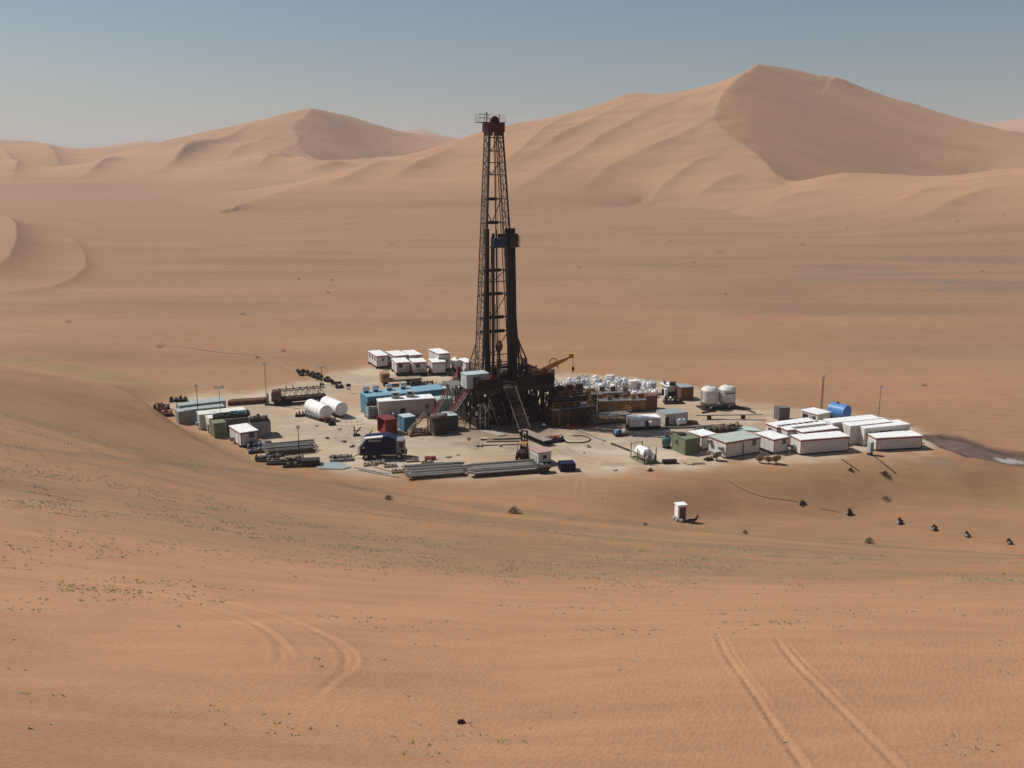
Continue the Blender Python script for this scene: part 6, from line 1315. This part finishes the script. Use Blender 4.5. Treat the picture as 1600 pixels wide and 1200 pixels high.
bush('small dark bush near the bottom right of the foreground', 720, 1130, .075, .06, mat('brown dry leaves', (.10,.06,.035), .9), seed=7, n=120)
bush('low spread bush right of the pad slope', 1383, 779, .7, .2, seed=8, n=260)
bush('tiny pair of dry bushes left of the portable toilet', 1008, 820, .3, .25, seed=9, n=120)
far_b = [(107,504,1.3), (250,542.5,1.5), (379,492,1.1), (443,549,.7), (402,559,.6), (905,419,1.3), (1134,460,.8), (1124,395,3.2), (467,437,.9), (513,458,.8), (612,382,1.6), (1084,411,1.3), (969,321,3.0), (828,317,2.6), (1445,603,.7), (1535,425,1.5), (1324,358,2), (1495,347,2.6), (1569,338,2.8), (1254,383,2.0), (325,325,3.5), (540,350,1.4), (1048,378,1.5), (518,438,.7)]
FARB = ['dark bush at the far left of the plain', 'flat dark bush at the left end of the thin pipeline', 'small bush on the plain above the left containers', 'tiny bush beyond the middle of the thin pipeline', 'tiny bush beside the bend of the thin pipeline', 'bush on the plain right of the racking board of the mast', 'tiny bush far beyond the bulk bags', 'wide dark mound of scrub at the left tip of the grey gravel', 'small bush on the left plain, right of the barchan', 'tiny bush right of the small one on the left plain', 'bush at the foot of the near dune, left of the mast', 'bush left of the wide scrub mound', 'bush at the foot of the rib left of the big slip face', 'bush at the dune foot just right of the mast', 'small bush on the sand beyond the blue tank', 'bush on the grey gravel at the far right', 'bush on the low front dune, leftmost of three', 'bush on the low front dune, middle of three', 'bush on the low front dune, rightmost of three', 'bush on the rise above the grey gravel', 'wide dark scrub at the left toe of the near dune', 'small bush right of the scrub at the left toe', 'small bush on the rise between the mast and the front dune', 'tiny bush left of the mast, halfway up the plain']
for i, (px, py, r_) in enumerate(far_b):
    b = bush(FARB[i], px, py, r_, r_*.62, mat('dark bush leaves', (.06,.03,.02)) if i % 2 else SAGE, seed=20+i, n=90, grp='lone bushes on the far plain')
# small tufts of dry grass on the near slope: nobody could count them
def tufts():
    rg = np.random.default_rng(4); N = 130000
    px = rg.uniform(-20, 1620, N); r = np.exp(rg.uniform(math.log(17.5), math.log(135), N)); u = (px-800)/FPX; a = np.arctan(u/0.95); x = r*np.sin(a); y = r*np.cos(a)
    dens = np.clip(vnoise(x/7, y/4, 301)*.45+vnoise(x/1.8, y/1.3, 302)*.6+.02, 0, 1)
    band = np.where(r > 46, .30+.75*sstep(46, 75, r)*(1-sstep(95, 128, r)*.8), .30)*np.clip(.55+.9*vnoise(x/28, y/8, 303), .05, 1.3)
    keep = rg.random(N) < dens*band*1.25*np.where(r < 40, (r/40)**1.6, 1)*np.where(r < 60, 1.0, 1.5)
    x, y, r = x[keep], y[keep], r[keep]
    for cx, cy, k, s in ((270,1170,40,1.0), (1130,1140,1,1)):
        pass
    z = H0(x, y); n = len(x); print('tufts', n); V = []; F = []; nb = 9
    base = 0; s_all = rg.uniform(.35, 1.0, n)*np.where(r < 45, .75, 1)*np.where(rg.random(n) < .06, 1.7, 1)
    for k in range(nb):
        an = rg.uniform(0, 2*math.pi, n); le = s_all*rg.uniform(.07, .19, n); w = .016+.010*(r/60); el = rg.uniform(.2, 1.0, n); off = s_all*rg.uniform(0, .13, n); oa = rg.uniform(0, 2*math.pi, n)
        bx = x+np.cos(oa)*off; by = y+np.sin(oa)*off*.7; dx, dy = np.cos(an), np.sin(an)
        p0 = np.stack([bx-dy*w, by+dx*w, z-.01], -1); p1 = np.stack([bx+dy*w, by-dx*w, z-.01], -1); p2 = np.stack([bx+dx*le*np.cos(el), by+dy*le*np.cos(el), z+le*np.sin(el)*.8], -1)
        V.append(np.stack([p0, p1, p2], 1).reshape(-1, 3))
    V = np.concatenate(V); m = len(V)//3; me = bpy.data.meshes.new('dry_grass'); me.vertices.add(len(V)); me.vertices.foreach_set('co', V.ravel()); me.loops.add(len(V)); me.loops.foreach_set('vertex_index', np.arange(len(V), dtype=np.int32))
    me.polygons.add(m); me.polygons.foreach_set('loop_start', (np.arange(m)*3).astype(np.int32)); me.polygons.foreach_set('loop_total', np.full(m, 3, np.int32)); me.update(calc_edges=True); me.materials.append(mat('dry grass', (.29,.245,.145), .9, dirt=.3, scale=.4))
    o = bpy.data.objects.new('dry_grass', me); scene.collection.objects.link(o); o['kind'] = 'stuff'; o['label'] = 'sparse dry grass tufts scattered over the near sand slope'; o['category'] = 'grass'
tufts()
